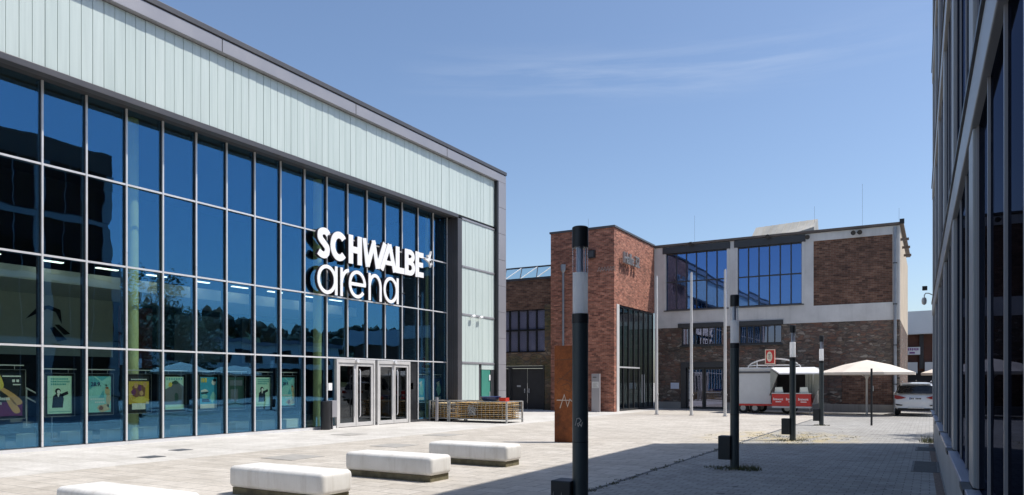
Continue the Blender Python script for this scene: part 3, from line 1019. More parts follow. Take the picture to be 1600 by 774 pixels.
def art_2809(p, *a):
    pt(p, 'p_teal', *a, [[(0, .62), (.9, 1), (0, 1)], [(.45, .4), (.72, .4), (.66, .62)]], .002)
    pt(p, 'p_lteal', *a, [[(.2, 1), (.3, 1), (1, .68), (1, .62)], [(0, .5), (0, .42), (1, .8), (1, .86)]], .003)
    pt(p, 'p_sand', *a, [blob(.85, .58, .13, .09, 14, .2), blob(.88, .35, .10, .2, 14, .2), blob(.65, .12, .3, .11, 16, .25)], .004)
    pt(p, 'p_brown', *a, [blob(.55, .12, .1, .07, 12, .3), blob(.82, .68, .08, .03, 10, .2)], .005)
    ptxt(p, 'p_navy', *a, '28.9.', .09, .73, .15, bold=.004)
    pt(p, 'p_white', *a, [rect(.08 + .09 * i, .14 + .09 * i, .345, .39) for i in range(7)] + [rect(.28 + .09 * i, .34 + .09 * i, .255, .30) for i in range(5)], .006)
def art_gold(p, *a):
    pt(p, 'p_ink', *a, [rect(0, 1, .86, 1), rect(0, 1, 0, .2)], .002)
    pt(p, 'p_white', *a, [rect(.12 + .1 * i, .19 + .1 * i, .90, .935) for i in range(8)] + [rect(.16, .82, .04, .22)], .003)
    pt(p, 'p_brown', *a, [blob(.5, .6, .36, .2, 16, .25)], .004)
    pt(p, 'p_skin', *a, [blob(.35, .74, .1, .08, 10, .1), blob(.8, .76, .09, .08, 10, .1), blob(.62, .52, .1, .07, 10, .2)], .005)
    pt(p, 'p_plum', *a, [blob(.24, .56, .11, .09, 10, .2), blob(.55, .66, .09, .09, 10, .2)], .006)
    pt(p, 'p_yel', *a, [blob(.6, .32, .36, .09, 16, .3)], .007)
def art_slate(p, *a):
    pt(p, 'p_slate', *a, [[(0, .15), (1, .15), (1, .7), (.72, .82), (.5, .86), (.3, .72), (0, .62)]], .002)
    pt(p, 'p_yel', *a, [blob(.25, .76, .12, .07, 12, .3)], .003)
    pt(p, 'p_dgreen', *a, [blob(.52, .82, .16, .06, 12, .2), blob(.6, .36, .12, .14, 12, .2)], .004)
    pt(p, 'p_teal', *a, [rect(.05 + .13 * i, .12 + .13 * i, .9, .97) for i in range(7)], .004)
def art_blue(p, *a):
    pt(p, 'p_white', *a, [rect(0, 1, 0, .14), blob(.8, .83, .13, .09), [(.05, .57), (.3, .62), (.5, .54), (.05, .52)]], .002)
    pt(p, 'p_ink', *a, [blob(.86, .9, .12, .05), [(.05, .50), (.5, .53), (.4, .47), (.05, .46)], [(.1, .2), (.6, .2), (.5, .3), (.1, .3)]], .003)
    pt(p, 'p_lteal', *a, [blob(.75, .35, .16, .16, 14, .3), blob(.25, .38, .18, .07, 12, .2)], .003)
    pt(p, 'p_yel', *a, [rect(.05, .1, .83, .97), rect(.13, .24, .83, .97), rect(.27, .38, .83, .97)], .004)
def art_legs(p, *a):
    pt(p, 'p_plum', *a, [rect(0, 1, 0, .32)], .002)
    pt(p, 'p_skin', *a, [smooth_path([(.02, .86), (.12, .90), (.3, .72), (.62, .58), (.95, .38), (.98, .28), (.80, .26), (.6, .45), (.38, .58), (.2, .70)], 3),
                         smooth_path([(.6, .45), (.82, .27), (.94, .10), (.78, .06), (.62, .22), (.5, .42)], 3)], .003)
    pt(p, 'p_yel', *a, [smooth_path([(.22, .95), (.34, .96), (.46, .72), (.38, .62), (.24, .74)], 3)], .004)
    for i, s_ in enumerate(('Die Messe', 'für die', 'Frau')):
        ptxt(p, 'p_white', *a, s_, .02, .37 - .10 * i, .11, bold=.003, sx=.95)
    pt(p, 'p_white', *a, [rect(.42, .95, .90, .93), rect(.7, .78, .78, .84), rect(.82, .9, .78, .84), rect(.72, .94, .71, .735)], .006)
def art_none(p, *a):
    pt(p, 'p_slate', *a, [rect(.1, .9, .72, .9), rect(.15, .6, .2, .6)], .002)
def art_blue2(p, *a):
    pt(p, 'p_lteal', *a, [blob(.6, .5, .25, .28, 14, .3)], .002)
    pt(p, 'p_white', *a, [rect(.1, .9, .03, .15), [(.3, .8), (.7, .9), (.6, .6)]], .003)
def pyu(u):
    return Yu(u, PX)
PZ, PH, PW = 1.33, .93, .58
poster(pyu(8), .74, 1.02, 1.36, 'dark poster of bare legs reading Die Messe für die Frau, behind the leftmost pane', 'p_ink', art_legs)
poster(pyu(93.5), PW, PH, PZ, 'mint green poster of a man in a dark suit, second pane from the left', 'p_mint', art_man)
poster(pyu(156), PW, PH, PZ, 'teal poster reading 28.9. with sandy figures, left of the yellow poster', 'p_lteal', art_2809)
poster(pyu(217), PW, PH, PZ, 'yellow and brown poster hanging in front of the pale green interior column', 'p_gold', art_gold)
poster(pyu(273), PW, PH, PZ, 'pale teal poster with a big dark slate shape, right of the yellow poster', 'p_mint', art_slate)
poster(pyu(326), PW, PH, PZ, 'bright blue poster with yellow letters at its top left corner', 'p_aqua', art_blue)
poster(pyu(369), PW, PH, PZ, 'almost black poster between the blue one and a mint green one', 'p_dgreen', art_none)
poster(pyu(411), PW, PH, PZ, 'mint green poster of a man in a dark suit, nearer the entrance doors', 'p_mint', art_man)
poster(pyu(450), PW, PH, PZ, 'teal poster reading 28.9. with sandy figures, beside the entrance bin', 'p_lteal', art_2809)
poster(pyu(657), PW, PH, PZ, 'green and blue poster just right of the entrance doors', 'p_aqua', art_blue2)
poster(pyu(684), PW, PH, PZ, 'dark blue poster in the last pane beside the grey jamb', 'p_navy', art_blue2)

# litter bin by the doors
bn = thing('litter_bin', 'grey metal litter bin with a square box beside the entrance doors', 'bin', (-18.05, 18.62, 0))
MB().cyl(-18.05, 18.40, 0, .98, .17, 20).build('bin_body', 'steel_black', bn, smooth=True)
MB().box(-18.22, -17.95, 18.62, 18.86, .42, 1.0).build('ash_box', 'clad', bn, bevel=.01)
MB().box(-18.12, -18.05, 18.70, 18.76, 0, .42).build('post', 'clad_dark', bn)

# ------------------------------------------------------------------ brick entrance block and annex
BX, BY = -15.0, 37.2
HY_ = 43.9
blk = thing('brick_block', 'tall red brick entrance block with metal letters and a glazed corner', 'brick building', (-17, BY, 0))
bw = MB()
bw.wall('Y', BY, BY + .35, -18.9, BX, 0, 10.15)
bw.wall('X', BX - .35, BX, BY + .352, HY_, 5.97, 10.15)
bw.build('wall', 'brick', blk)
MB().box(-18.9, BX - .352, BY + .36, HY_, 9.8, 10.1).build('roof', 'roof_dark', blk)
cp_ = MB().box(-18.96, BX + .06, BY - .06, BY + .38, 10.15, 10.27).box(BX - .4, BX + .06, BY + .381, HY_ - .02, 10.152, 10.268)
cp_.build('coping', 'clad_dark', blk, bevel=.01)
MB().box(-18.9, -18.6, BY + .36, HY_, 0, 9.8).build('side_wall', 'old_brick', blk)
# pale pilaster at the corner and the glazed lower face
MB().box(BX - .42, BX + .03, BY + .353, BY + .72, 0, 5.965).build('pilaster', 'pale_trim', blk, bevel=.01)
eg = MB()
gx = BX - .10
gy = [BY + .72 + k * (HY_ - .02 - BY - .72) / 7 for k in range(8)]
for y in gy:
    eg.box(gx - .06, gx + .05, y - .03, y + .03, .0, 5.96)
eg.box(gx - .06, gx + .05, gy[0], gy[-1], 0, .12).box(gx - .06, gx + .05, gy[0], gy[-1], 5.86, 5.962)
egl = eg.build('glazed_front', 'steel_dark', blk)
ge = MB()
for a, b in zip(gy[:-1], gy[1:]):
    e = random.uniform(-.003, .003)
    ge.box(gx + e, gx + e + .012, a + .03, b - .03, .12, 5.86)
ge.build('glass', 'glass_dark', egl)
MB().box(gx + .052, gx + .085, gy[0], gy[4], 2.44, 2.52).build('transom', 'alu', egl)
hd = MB()
for y in (gy[4] + .35, gy[5] - .1):
    hd.tube([(gx + .09, y, .4), (gx + .09, y, 2.1)], .02)
hd.build('door_handle', 'alu', egl)
MB().box(-18.5, BX - .5, BY + .9, HY_ - .1, 0, .05).build('lobby_floor', 'int_floor', blk)
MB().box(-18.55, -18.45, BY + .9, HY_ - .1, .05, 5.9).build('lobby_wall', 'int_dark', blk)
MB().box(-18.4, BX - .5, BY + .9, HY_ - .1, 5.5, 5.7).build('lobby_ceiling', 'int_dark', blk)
MB().box(-17.4, -17.1, BY + 1.6, BY + 1.9, .05, 5.5).build('lobby_column', 'pale_trim', blk)
# Halle 32 lettering, stands off the wall
hs = thing('hall_sign', 'grey metal letters reading Halle 32 standing off the sunlit brick wall', 'sign', (BX + .18, 38.0, 8.3))
text_mb('Halle 32', .86, .12, (BX + .22, 38.02, 8.33), EY, EZ, EX, .012, .86).build('lettering', 'metal_letter', hs)
hsr = MB()
for y in (38.2, 38.9, 39.6, 40.3, 40.9):
    hsr.tube([(BX, y, 8.6), (BX + .2, y, 8.6)], .012, 6)
hsr.build('standoff', 'steel_black', hs)
# downpipe, vent and light on the shaded face
dp = thing('downpipe', 'grey downpipe with a hopper on the shaded face of the brick block', 'downpipe', (-18.05, BY - .1, 3))
MB().tube([(-18.05, BY - .1, 2.8), (-18.05, BY - .1, 7.9)], .06, 12).build('pipe', 'zinc', dp, smooth=True)
MB().tube([(-18.05, BY - .12, 7.85), (-18.05, BY - .12, 8.0), (-18.05, BY - .12, 8.32)], [.06, .15, .16], 4).build('hopper', 'zinc', dp)
vb = thing('vent_box', 'small black box fixed high on the brick block beside the lamp head', 'vent', (-16.3, BY - .08, 8.75))
MB().box(-16.5, -16.1, BY - .16, BY - .002, 8.55, 8.98).build('case', 'steel_black', vb, bevel=.01)
MB().box(-16.44, -16.16, BY - .175, BY - .162, 8.6, 8.93).build('grille', 'alu_dark', vb)
gf = MB()
for k in range(6):
    x = -16.0 + .17 * k
    gf.stroke([(x, 7.75 + random.uniform(-.05, .05)), (x + .12, 8.02), (x + .2, 7.78), (x + .05, 7.9)], .025, (0, BY - .004, 0), EX, EZ, -EY, .003)
gf.build('graffiti', 'grey_mark', blk)
ib = thing('info_pillar', 'slim grey information pillar with a white label before the brick wall', 'pillar', (-15.85, 36.7, 0))
MB().box(-16.1, -15.62, 36.62, 36.78, .0, 2.1).build('slab', 'clad', ib, bevel=.01)
MB().box(-16.06, -15.66, 36.612, 36.62, 1.32, 1.66).build('label_plate', 'pale_trim', ib)
il = MB()
for k in range(5):
    il.box(-16.02, -15.72 - .04 * (k % 3), 36.609, 36.612, 1.36 + .055 * k, 1.375 + .055 * k)
il.box(-16.02, -15.8, 36.609, 36.6195, 1.88, 1.93)
il.build('lines_of_text', 'clad_dark', ib)
# antennas: thin rods on the roofs
def rod(x, y, z0, z1, label):
    tag(MB().tube([(x, y, z0), (x, y, z1)], .0055, 5).build('lightning_rod', 'clad_dark'), label, 'lightning rod', 'lightning rods on the roofs')

# annex left of the block
AY = 37.75
annex = thing('annex', 'low brown brick annex with a black framed window and a folded glass roof light', 'annex', (-25, AY, 0))
WX0, WX1 = -23.0, -18.95
aw = MB()
W_ = (-22.6, -19.55, 3.42, 5.95)
D_ = (-23.0, -19.6, 0, 2.62)
aw.wall('Y', AY, AY + .4, -40, -18.92, 3.4, 7.7, [W_])
aw.build('wall', 'old_brick', annex)
MB().wall('Y', AY - .03, AY + .4, -40, -19.55, 2.62, 3.4).build('stone_band', 'ivy_stone', annex)
sb = MB().wall('Y', AY - .06, AY + .4, -19.55, -18.92, 0, 6.2)
sb.build('stone_pier', 'ivy_stone', annex)
MB().wall('Y', AY - .02, AY + .4, -40, -23.0, 0, 2.62).build('base_wall', 'old_brick', annex)
MB().box(-40, -18.92, AY + .5, AY + 14, 7.2, 7.5).build('roof', 'roof_dark', annex)
MB().box(-40, -18.92, AY - .05, AY + .45, 7.7, 7.84).build('coping', 'clad_dark', annex)
wf = MB()
for k in range(6):
    x = W_[0] + (W_[1] - W_[0]) * k / 5
    wf.box(x - .05, x + .05, AY + .06, AY + .18, W_[2], W_[3])
for z in (W_[2], (W_[2] + W_[3]) / 2 + .05, W_[3]):
    wf.box(W_[0] - .05, W_[1] + .05, AY + .05, AY + .17, z - .05, z + .05)
aw_ = wf.build('window', 'steel_black', annex)
MB().box(W_[0], W_[1], AY + .12, AY + .135, W_[2], W_[3]).build('pane', 'glass_pale', aw_)
M['lilac'] = plain('grey_lilac_sheet', (.50, .50, .62), .8, 0, .1, 1)
MB().box(W_[0], W_[1], AY + .15, AY + .155, W_[2], W_[3]).build('window_backing', 'lilac', aw_)  # pale sheet added behind the glass to lighten panes that reflect too darkly
df = MB().box(D_[0], D_[0] + .12, AY - .02, AY + .25, 0, 2.62).box(D_[1] - .1, D_[1], AY - .02, AY + .25, 0, 2.62).box(D_[0], D_[1], AY - .018, AY + .25, 2.46, 2.60)
df.box(-22.05, -21.9, AY - .017, AY + .25, 0, 2.46)
dfo = df.build('gate', 'steel_dark', annex)
for (a, b) in ((-22.86, -22.07), (-21.88, -20.82), (-20.79, -19.72)):
    MB().box(a, b, AY + .1, AY + .16, .03, 2.44).build('leaf', 'steel_black' if a < -22 else 'steel_dark', dfo, bevel=.01)
MB().tube([(-20.95, AY + .06, 1.0), (-20.95, AY + .06, 1.25)], .03).tube([(-20.66, AY + .06, 1.0), (-20.66, AY + .06, 1.25)], .03).build('handle', 'alu', dfo)
MB().box(-21.5, -21.25, AY + .085, AY + .098, 1.35, 1.45).build('plate', 'pale_trim', dfo)
sg, sbars, sdark = MB(), MB(), MB()
z0, z1, y0, y1 = 7.86, 8.75, AY + .35, AY + 1.6
x = -36.0
while x < -19.1:
    b0, b1, t0, t1 = (x, y0, z0), (x + 1.12, y0, z0), (x + .56, y1, z1), (x + 1.68, y1, z1)
    sg.add([b0, b1, t0], [(0, 1, 2)])
    mid_ = (x + 1.12, y0 + .25, z0 + .12)
    if x + 1.68 < -18.95:
        sg.add([t0, b1, t1], [(0, 1, 2)])
    sbars.tube([b0, t0], .03, 5)
    sdark.tube([b1, t0], .035, 5)
    x += 1.12
skl = sg.build('roof_light', 'glass_sky', annex, fix=False)
sbars.build('glazing_bar', 'white_letter', skl)
sdark.tube([(-36, y1, z1), (-18.95, y1, z1)], .05, 6).build('ridge_beam', 'alu_dark', skl)
MB().box(-36, -18.95, y1 + .1, y1 + 2, 7.5, 7.6).build('light_well', 'pale_trim', skl)

# ------------------------------------------------------------------ the old hall (facing the plaza)
HXL, HXR = BX, -1.38
HT = 10.2
hall = thing('old_hall', 'old works hall with a grey rendered upper storey over dark rubble stone', 'hall', (-8, HY_, 0))
W1 = (-14.25, -10.5, 6.1, 9.62)
W2 = (-9.87, -6.3, 6.1, 9.62)
BP = (-5.68, -1.72, 5.95, 9.6)
up = MB().wall('Y', HY_, HY_ + .45, HXL, HXR, 5.0, HT - .15, [W1, W2, BP])
up.build('render_wall', 'concrete', hall)
W3 = (-13.25, -10.8, 3.88, 4.999)
W4 = (-9.75, -7.4, 3.88, 4.999)
EN = (-13.3, -10.55, 0, 2.86)
stw = MB().wall('Y', HY_ + .02, HY_ + .47, HXL, HXR, .42, 4.998, [W3, W4, (EN[0], EN[1], .42, EN[3])])
stw.build('stone_wall', 'stone', hall)
pl_ = MB().box(HXL, EN[0], HY_ - .06, HY_ + .4, 0, .419).box(EN[1], HXR + .02, HY_ - .06, HY_ + .4, 0, .419)
pl_.build('plinth', 'plinth_conc', hall, bevel=.02)
MB().box(BP[0], BP[1], HY_ + .05, HY_ + .4, BP[2], BP[3]).build('brick_infill', 'old_brick', hall)
MB().box(-4.2, -1.75, HY_ - .03, HY_ + .03, .42, 2.5).build('bricked_up_gate', 'old_brick', hall)
MB().box(-4.85, -4.22, HY_ - .05, HY_ + .03, .42, 4.6).build('stone_pier', 'stone', hall)
# gable side towards the lane
MB().box(HXR - .4, HXR + .01, HY_ + .48, HY_ + 16, 0, 5.0).build('lane_wall', 'stone', hall)
MB().box(HXR - .4, HXR + .012, HY_ + .452, HY_ + 16, 5.0, HT - .16).build('gable_wall', 'cream_wall', hall)
ro = MB()
ro.add([(HXL - .02, HY_ - .12, HT - .13), (HXR + .18, HY_ - .12, HT - .13), (HXR + .18, HY_ - .12, HT + .0), (HXL - .02, HY_ - .12, HT + .0),
        (HXL - .02, HY_ + 16, HT + .5), (HXR + .18, HY_ + 16, HT + .5), (HXR + .18, HY_ + 16, HT + .64), (HXL - .02, HY_ + 16, HT + .64)],
       [(0, 1, 2, 3), (3, 2, 6, 7), (0, 4, 5, 1), (1, 5, 6, 2), (0, 3, 7, 4), (4, 7, 6, 5)])
ro.build('roof', 'verge', hall)
MB().box(HXR + .0, HXR + .22, HY_ - .2, HY_ + .0, HT - .1, HT + .14).build('verge_end', 'steel_black', hall)
for y in (HY_ + .5, HY_ + 3.2, HY_ + 6.2):
    MB().box(HXR + .02, HXR + .42, y, y + .13, 9.3, 9.43).build('purlin_end', 'verge', hall)
def big_window(w, cols, header=True):
    f_ = MB()
    t = .05
    yb = HY_ + .12
    for k in range(cols + 1):
        x = w[0] + (w[1] - w[0]) * k / cols
        f_.box(x - t / 1.6, x + t / 1.6, yb, yb + .12, w[2], w[3])
    zm = w[2] + (w[3] - w[2]) * .5
    for z in (w[2] + .03, zm, w[3] - .02):
        f_.box(w[0], w[1], yb - .004, yb + .116, z - .035, z + .035)
    o = f_.build('window', 'steel_dark', hall)
    pn = MB()
    for k in range(cols):
        a = w[0] + (w[1] - w[0]) * k / cols; b = w[0] + (w[1] - w[0]) * (k + 1) / cols
        for (c, d) in ((w[2], zm), (zm, w[3])):
            e = random.uniform(-.002, .002)
            pn.add([(a, yb + .05 + e, c), (b, yb + .05 - e, c), (b, yb + .05 - e, d), (a, yb + .05 + e, d)], [(0, 1, 2, 3)])
    po = pn.build('pane', 'glass_hall', o, fix=False)
    md = po.modifiers.new('s', 'SOLIDIFY'); md.thickness = .01
    MB().box(w[0] - .2, w[1] + .2, HY_ - .07, HY_ + .118, w[3] - .0, w[3] + .40).build('lintel_box', 'steel_dark', o, bevel=.01)
    MB().box(w[0] - .12, w[1] + .12, HY_ - .07, HY_ + .12, w[2] - .07, w[2] - .003).build('sill', 'clad_dark', o)
    for (a, b) in ((w[0] - .14, w[0] - .003), (w[1] + .003, w[1] + .14)):
        MB().box(a, b, HY_ - .035, HY_ + .1, w[2], w[3]).build('surround', 'pale_trim', o)
    return o
big_window(W1, 6)
w2o = big_window(W2, 6)
bl = MB()
for k in range(26):
    bl.box(W2[0] + .08, W2[1] - .08, HY_ + .34, HY_ + .40, W2[2] + .08 + .065 * k, W2[2] + .115 + .065 * k)
bl.build('window_backing', 'pale_trim', w2o)  # slatted blind inside the lower half of this window
def strip_window(w, cols, mirror_stuff=False):
    f_ = MB()
    yb = HY_ + .10
    for k in range(cols + 1):
        x = w[0] + (w[1] - w[0]) * k / cols
        f_.box(x - .035, x + .035, yb, yb + .1, w[2], w[3])
    for z in (w[2] + .04, w[3] - .04):
        f_.box(w[0], w[1], yb - .004, yb + .096, z - .045, z + .045)
    o = f_.build('window', 'steel_dark', hall)
    MB().box(w[0], w[1], yb + .04, yb + .05, w[2], w[3]).build('pane', 'glass_grey', o)
    MB().box(w[0] - .22, w[1] + .1, HY_ - .09, HY_ + .098, w[3] - .03, w[3] + .24).build('lintel_box', 'steel_dark', o, bevel=.01)
    MB().box(w[0] - .1, w[1] + .1, HY_ - .07, HY_ + .1, w[2] - .08, w[2] - .002).build('sill', 'steel_dark', o)
    return o
w3o = strip_window(W3, 6)
w4o = strip_window(W4, 6)
gl_ = MB()    # white strokes standing in for shapes reflected in the narrow window
for (x, pts) in ((-13.0, [(0, 0), (0, .9)]), (-13.0, [(0, .9), (.22, .9), (.22, .55), (0, .5)]), (-12.65, [(0, .5), (.12, .95), (.28, .5)]), (-12.6, [(.05, .68), (.22, .68)]),
                 (-12.3, [(0, .5), (0, .95), (.28, .5), (.28, .95)]), (-12.65, [(.15, .05), (.02, .25), (.15, .42), (.3, .25), (.15, .05)]), (-12.25, [(0, .05), (0, .4), (.15, .2), (.3, .4), (.3, .05)])):
    gl_.stroke([(x + a, W3[2] + .08 + b) for a, b in pts], .09, (0, HY_ + .18 + random.uniform(0, .01), 0), EX, EZ, -EY, .01)
gl_.build('reflected_strokes', 'paper', w3o)
MB().box(W4[0] + .1, W4[1] - .9, HY_ + .25, HY_ + .27, W4[2], W4[3]).build('curtain', 'pale_mint', w4o)
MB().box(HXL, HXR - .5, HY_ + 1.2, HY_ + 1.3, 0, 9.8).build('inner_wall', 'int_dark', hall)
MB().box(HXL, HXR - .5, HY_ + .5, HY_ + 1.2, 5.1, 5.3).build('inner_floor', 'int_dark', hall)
# entrance
en_ = MB()
en_.box(EN[0], EN[0] + .32, HY_ - .05, HY_ + .4, 0, EN[3]).box(EN[1] - .14, EN[1], HY_ - .05, HY_ + .4, 0, EN[3]).box(EN[0] + .32, EN[1] - .14, HY_ - .05, HY_ + .4, 2.52, EN[3])
eno = en_.build('entrance', 'steel_dark', hall, bevel=.01)
for (a, b) in ((EN[0] + .34, -11.92), (-11.88, EN[1] - .16)):
    lf = MB().box(a, a + .1, HY_ + .15, HY_ + .2, .02, 2.5).box(b - .1, b, HY_ + .15, HY_ + .2, .02, 2.5).box(a + .1, b - .1, HY_ + .15, HY_ + .2, .02, .14).box(a + .1, b - .1, HY_ + .15, HY_ + .2, 2.4, 2.5)
    lf.build('door', 'steel_dark', eno)
    MB().box(a + .1, b - .1, HY_ + .17, HY_ + .18, .14, 2.4).build('glass', 'glass_grey', eno)
MB().tube([(-11.78, HY_ + .1, 1.0), (-10.9, HY_ + .1, 1.0)], .018).build('push_bar', 'alu', eno)
nb = tag(MB().box(-13.95, -13.42, HY_ - .01, HY_ + .019, 1.22, 1.6).build('notice_board', 'notice'), 'pale blue notice board on the dark stone wall left of the hall entrance', 'notice board')
# downpipe at the corner
dp2 = thing('downpipe', 'long grey downpipe at the right hand corner of the old hall', 'downpipe', (-1.62, HY_ - .1, 0))
MB().tube([(-1.60, HY_ - .09, .05), (-1.60, HY_ - .09, 9.95)], .075, 12).build('pipe', 'zinc', dp2, smooth=True)
cl_ = MB()
for z in (1.5, 3.6, 5.8, 8.0):
    cl_.box(-1.70, -1.50, HY_ - .17, HY_ - .0, z, z + .05)
cl_.build('clamp', 'steel_dark', dp2)
# roof lantern
lt = MB()
lx0, lx1, ly = -9.95, -6.0, 46.6
lt.add([(lx0, ly, 10.05), (lx1, ly, 10.05), (lx1, ly, 10.95), (lx1, ly + 1.7, 11.75), (lx0 + .25, ly + 1.7, 11.6), (lx0, ly + 2.8, 10.05), (lx1, ly + 2.8, 10.05)],
       [(0, 1, 2), (0, 2, 3, 4), (0, 4, 5), (1, 6, 3, 2), (4, 3, 6, 5), (0, 5, 6, 1)])
lts = lt.build('roof_lantern', 'tin_roof', hall)
sm = MB()
for k in range(9):
    f1 = (k + .5) / 9
    a = Vector((lx0, ly, 10.05)).lerp(Vector((lx1, ly, 10.95)), f1)
    b = Vector((lx0 + .25, ly + 1.7, 11.6)).lerp(Vector((lx1, ly + 1.7, 11.75)), f1)
    sm.tube([a + Vector((0, -.01, .01)), b + Vector((0, -.01, .01))], .018, 5)
sm.build('seam', 'tin_roof', lts)
# floodlights under the eaves
for x, lab in ((-12.6, 'small black floodlight under the eaves above the left big window'), (-8.1, 'small black floodlight under the eaves above the right big window'),
               (-5.95, 'black floodlight on the pier right of the right big window'), (-3.45, 'black twin floodlight under the eaves above the brick panel')):
    f2 = thing('floodlight', lab, 'floodlight', (x, HY_ - .1, 9.9), group='floodlights under the hall eaves')
    zz = 10.1 if x < -7 else 9.85
    MB().tube([(x, HY_ - .01, zz), (x, HY_ - .2, zz)], .02, 6).build('bracket', 'steel_black', f2)
    hh = MB()
    for o_ in ((0,) if x < -4 else (-.16, .16)):
        hh.tube([(x + o_, HY_ - .16, zz + .03), (x + o_, HY_ - .38, zz - .06)], [.09, .13], 12)
    hh.build('head', 'steel_black', f2, smooth=True)
rod(-16.9, 38.0, 10.2, 11.0, 'thin lightning rod on the brick block')
rod(-12.9, 45.5, 10.2, 12.2, 'thin lightning rod above the left big window')
rod(-3.3, 45.5, 10.2, 12.9, 'tall thin lightning rod above the brick panel')
rod(-1.45, 45.0, 10.2, 11.2, 'short lightning rod at the right end of the hall roof')
rod(-6.1, 47.6, 10.5, 12.4, 'thin lightning rod beside the beige roof lantern')

# ------------------------------------------------------------------ building down the lane
fb = thing('lane_building', 'low dark red building with a white roof edge at the end of the lane', 'building', (6, 72, 0))
MB().box(-8, 30, 72, 92, 2.6, 6.2).build('wall', 'far_brown', fb)
MB().box(-8, 30, 72.2, 92, 0, 2.6).build('ground_floor', 'int_dark', fb)
ra = MB()
ra.add([(-8.5, 71.0, 5.6), (30, 71.0, 6.4), (30, 71.0, 8.2), (-8.5, 71.0, 7.6), (-8.5, 93, 5.6), (30, 93, 6.4), (30, 93, 8.2), (-8.5, 93, 7.6)],
       [(0, 1, 2, 3), (3, 2, 6, 7), (0, 4, 5, 1), (1, 5, 6, 2), (0, 3, 7, 4), (4, 7, 6, 5)])
ra.build('roof_edge', 'far_white', fb)
for x in (-3.0, -.6, .7, 2.4, 4, 6, 8):
    MB().box(x - .16, x + .16, 71.7, 71.99, 2.8, 6.0).build('post', 'steel_dark', fb)
MB().box(-8, -.9, 71.6, 71.98, 2.4, 3.35).box(-.35, 20, 71.6, 71.98, 2.4, 3.35).build('canopy_band', 'far_white', fb)
MB().cyl(-2.2, 74, 7.5, 8.5, .45, 12).build('roof_vent', 'zinc', fb, smooth=True)
ls = thing('lane_sign', 'white shop sign with purple print on the dark red lane building', 'sign', (-1.4, 71.6, 4))
MB().box(-1.75, -.70, 71.55, 71.65, 4.0, 4.66).build('board', 'paper', ls)
lm = MB()
for k in range(6):
    lm.box(-1.62 + .14 * k, -1.53 + .14 * k, 71.54, 71.55, 4.36 + .02 * (k % 2), 4.58)
lm.box(-1.5, -1.1, 71.54, 71.55, 4.1, 4.24)
lm.build('lettering', 'purple', ls)
lf2 = thing('glass_house', 'pale glazed upper storey beyond the old hall, partly hidden', 'building', (-4, 60, 0))
MB().box(-6, HXR - .5, 60.5, 70, 0, 5.4).build('wall', 'far_brown', lf2)
MB().box(-6, HXR - .4, 60.4, 70, 5.4, 5.6).build('roof', 'zinc', lf2)

# ------------------------------------------------------------------ office building along the right
OB = thing('office_building', 'tall dark glazed office building with light grey pillars close on the right', 'office building', (.4, 22.4, 0))
OB.rotation_euler.z = R(.66)
oY0, oY1, OH = -34.5, 0.0, 13.3      # local: y = 0 at the far end
# local frame: x = 0 is the pillar front
def ob(mb, name, m, parent=OB, **k):
    return mb.build(name, m, parent, local=True, **k)
DXo = -.33   # shift so pillar front sits at X = .33 - .0116 Y in the world
def bx(mb, x0, x1, y0, y1, z0, z1):
    return mb.box(x0 + DXo, x1 + DXo, y0, y1, z0, z1)
FL = [3.42, 6.52, 9.62]
ob(bx(MB(), .20, 17, oY0, oY1 - .02, 0, OH - .3), 'core', 'int_dark')
ob(bx(MB(), .03, .19, oY0, oY1, 0, .86), 'plinth', 'plinth', bevel=.01)
sl = MB()
bays = [oY1 - .35 - 3.22 * k for k in range(11)]
for k in range(10):
    bx(sl, -.05, .16, bays[k + 1] + .47, bays[k] - .02, .865, .905)
ob(sl, 'sill', 'off_blue', bevel=.006)
for k in range(11):
    ob(bx(MB(), -.06, .10, bays[k] - .018, bays[k] + .468, .862, .90), 'sill_cap', 'steel_black')
for k in range(11):
    pb = MB()
    for z0, z1 in ((.91, 3.41), (3.73, 6.51), (6.83, 9.61), (9.93, 12.3)):
        bx(pb, 0, .16, bays[k], bays[k] + .45, z0, z1)
    ob(pb, 'pillar', 'off_grey', bevel=.008)
for z in FL:
    ob(bx(MB(), -.012, .17, oY0, oY1, z, z + .30), 'floor_band', 'off_grey', bevel=.008)
    ob(bx(MB(), -.03, .10, oY0, oY1, z + .302, z + .345), 'ledge', 'steel_dark')
ob(bx(MB(), -.02, .19, oY0, oY1, 12.3, OH), 'parapet', 'off_dark', bevel=.01)
ob(bx(MB(), -.05, 17, oY0, oY1 + .02, OH, OH + .1), 'roof', 'clad_dark')
ob(bx(MB(), .02, 17, oY1 - .018, oY1 + .02, 0, OH), 'end_wall', 'off_dark')
zz = [(.91, 3.42), (3.77, 6.52), (6.87, 9.62), (9.97, 12.3)]
for k in range(10):
    y0, y1 = bays[k + 1] + .45, bays[k]
    wo = MB()
    for (z0, z1) in zz:
        for j in range(4):
            y = y0 + (y1 - y0) * j / 3
            bx(wo, .022, .13, max(y0, y - .014), min(y1, y + .014), z0, z1)
    o = ob(wo, 'window', 'clad')
    pn = MB()
    for (z0, z1) in zz:
        for j in range(3):
            a = y0 + (y1 - y0) * j / 3 + .024; b = y0 + (y1 - y0) * (j + 1) / 3 - .024
            bx(pn, .036, .046, a, b, z0, z1)
    ob(pn, 'pane', 'glass_office', o)
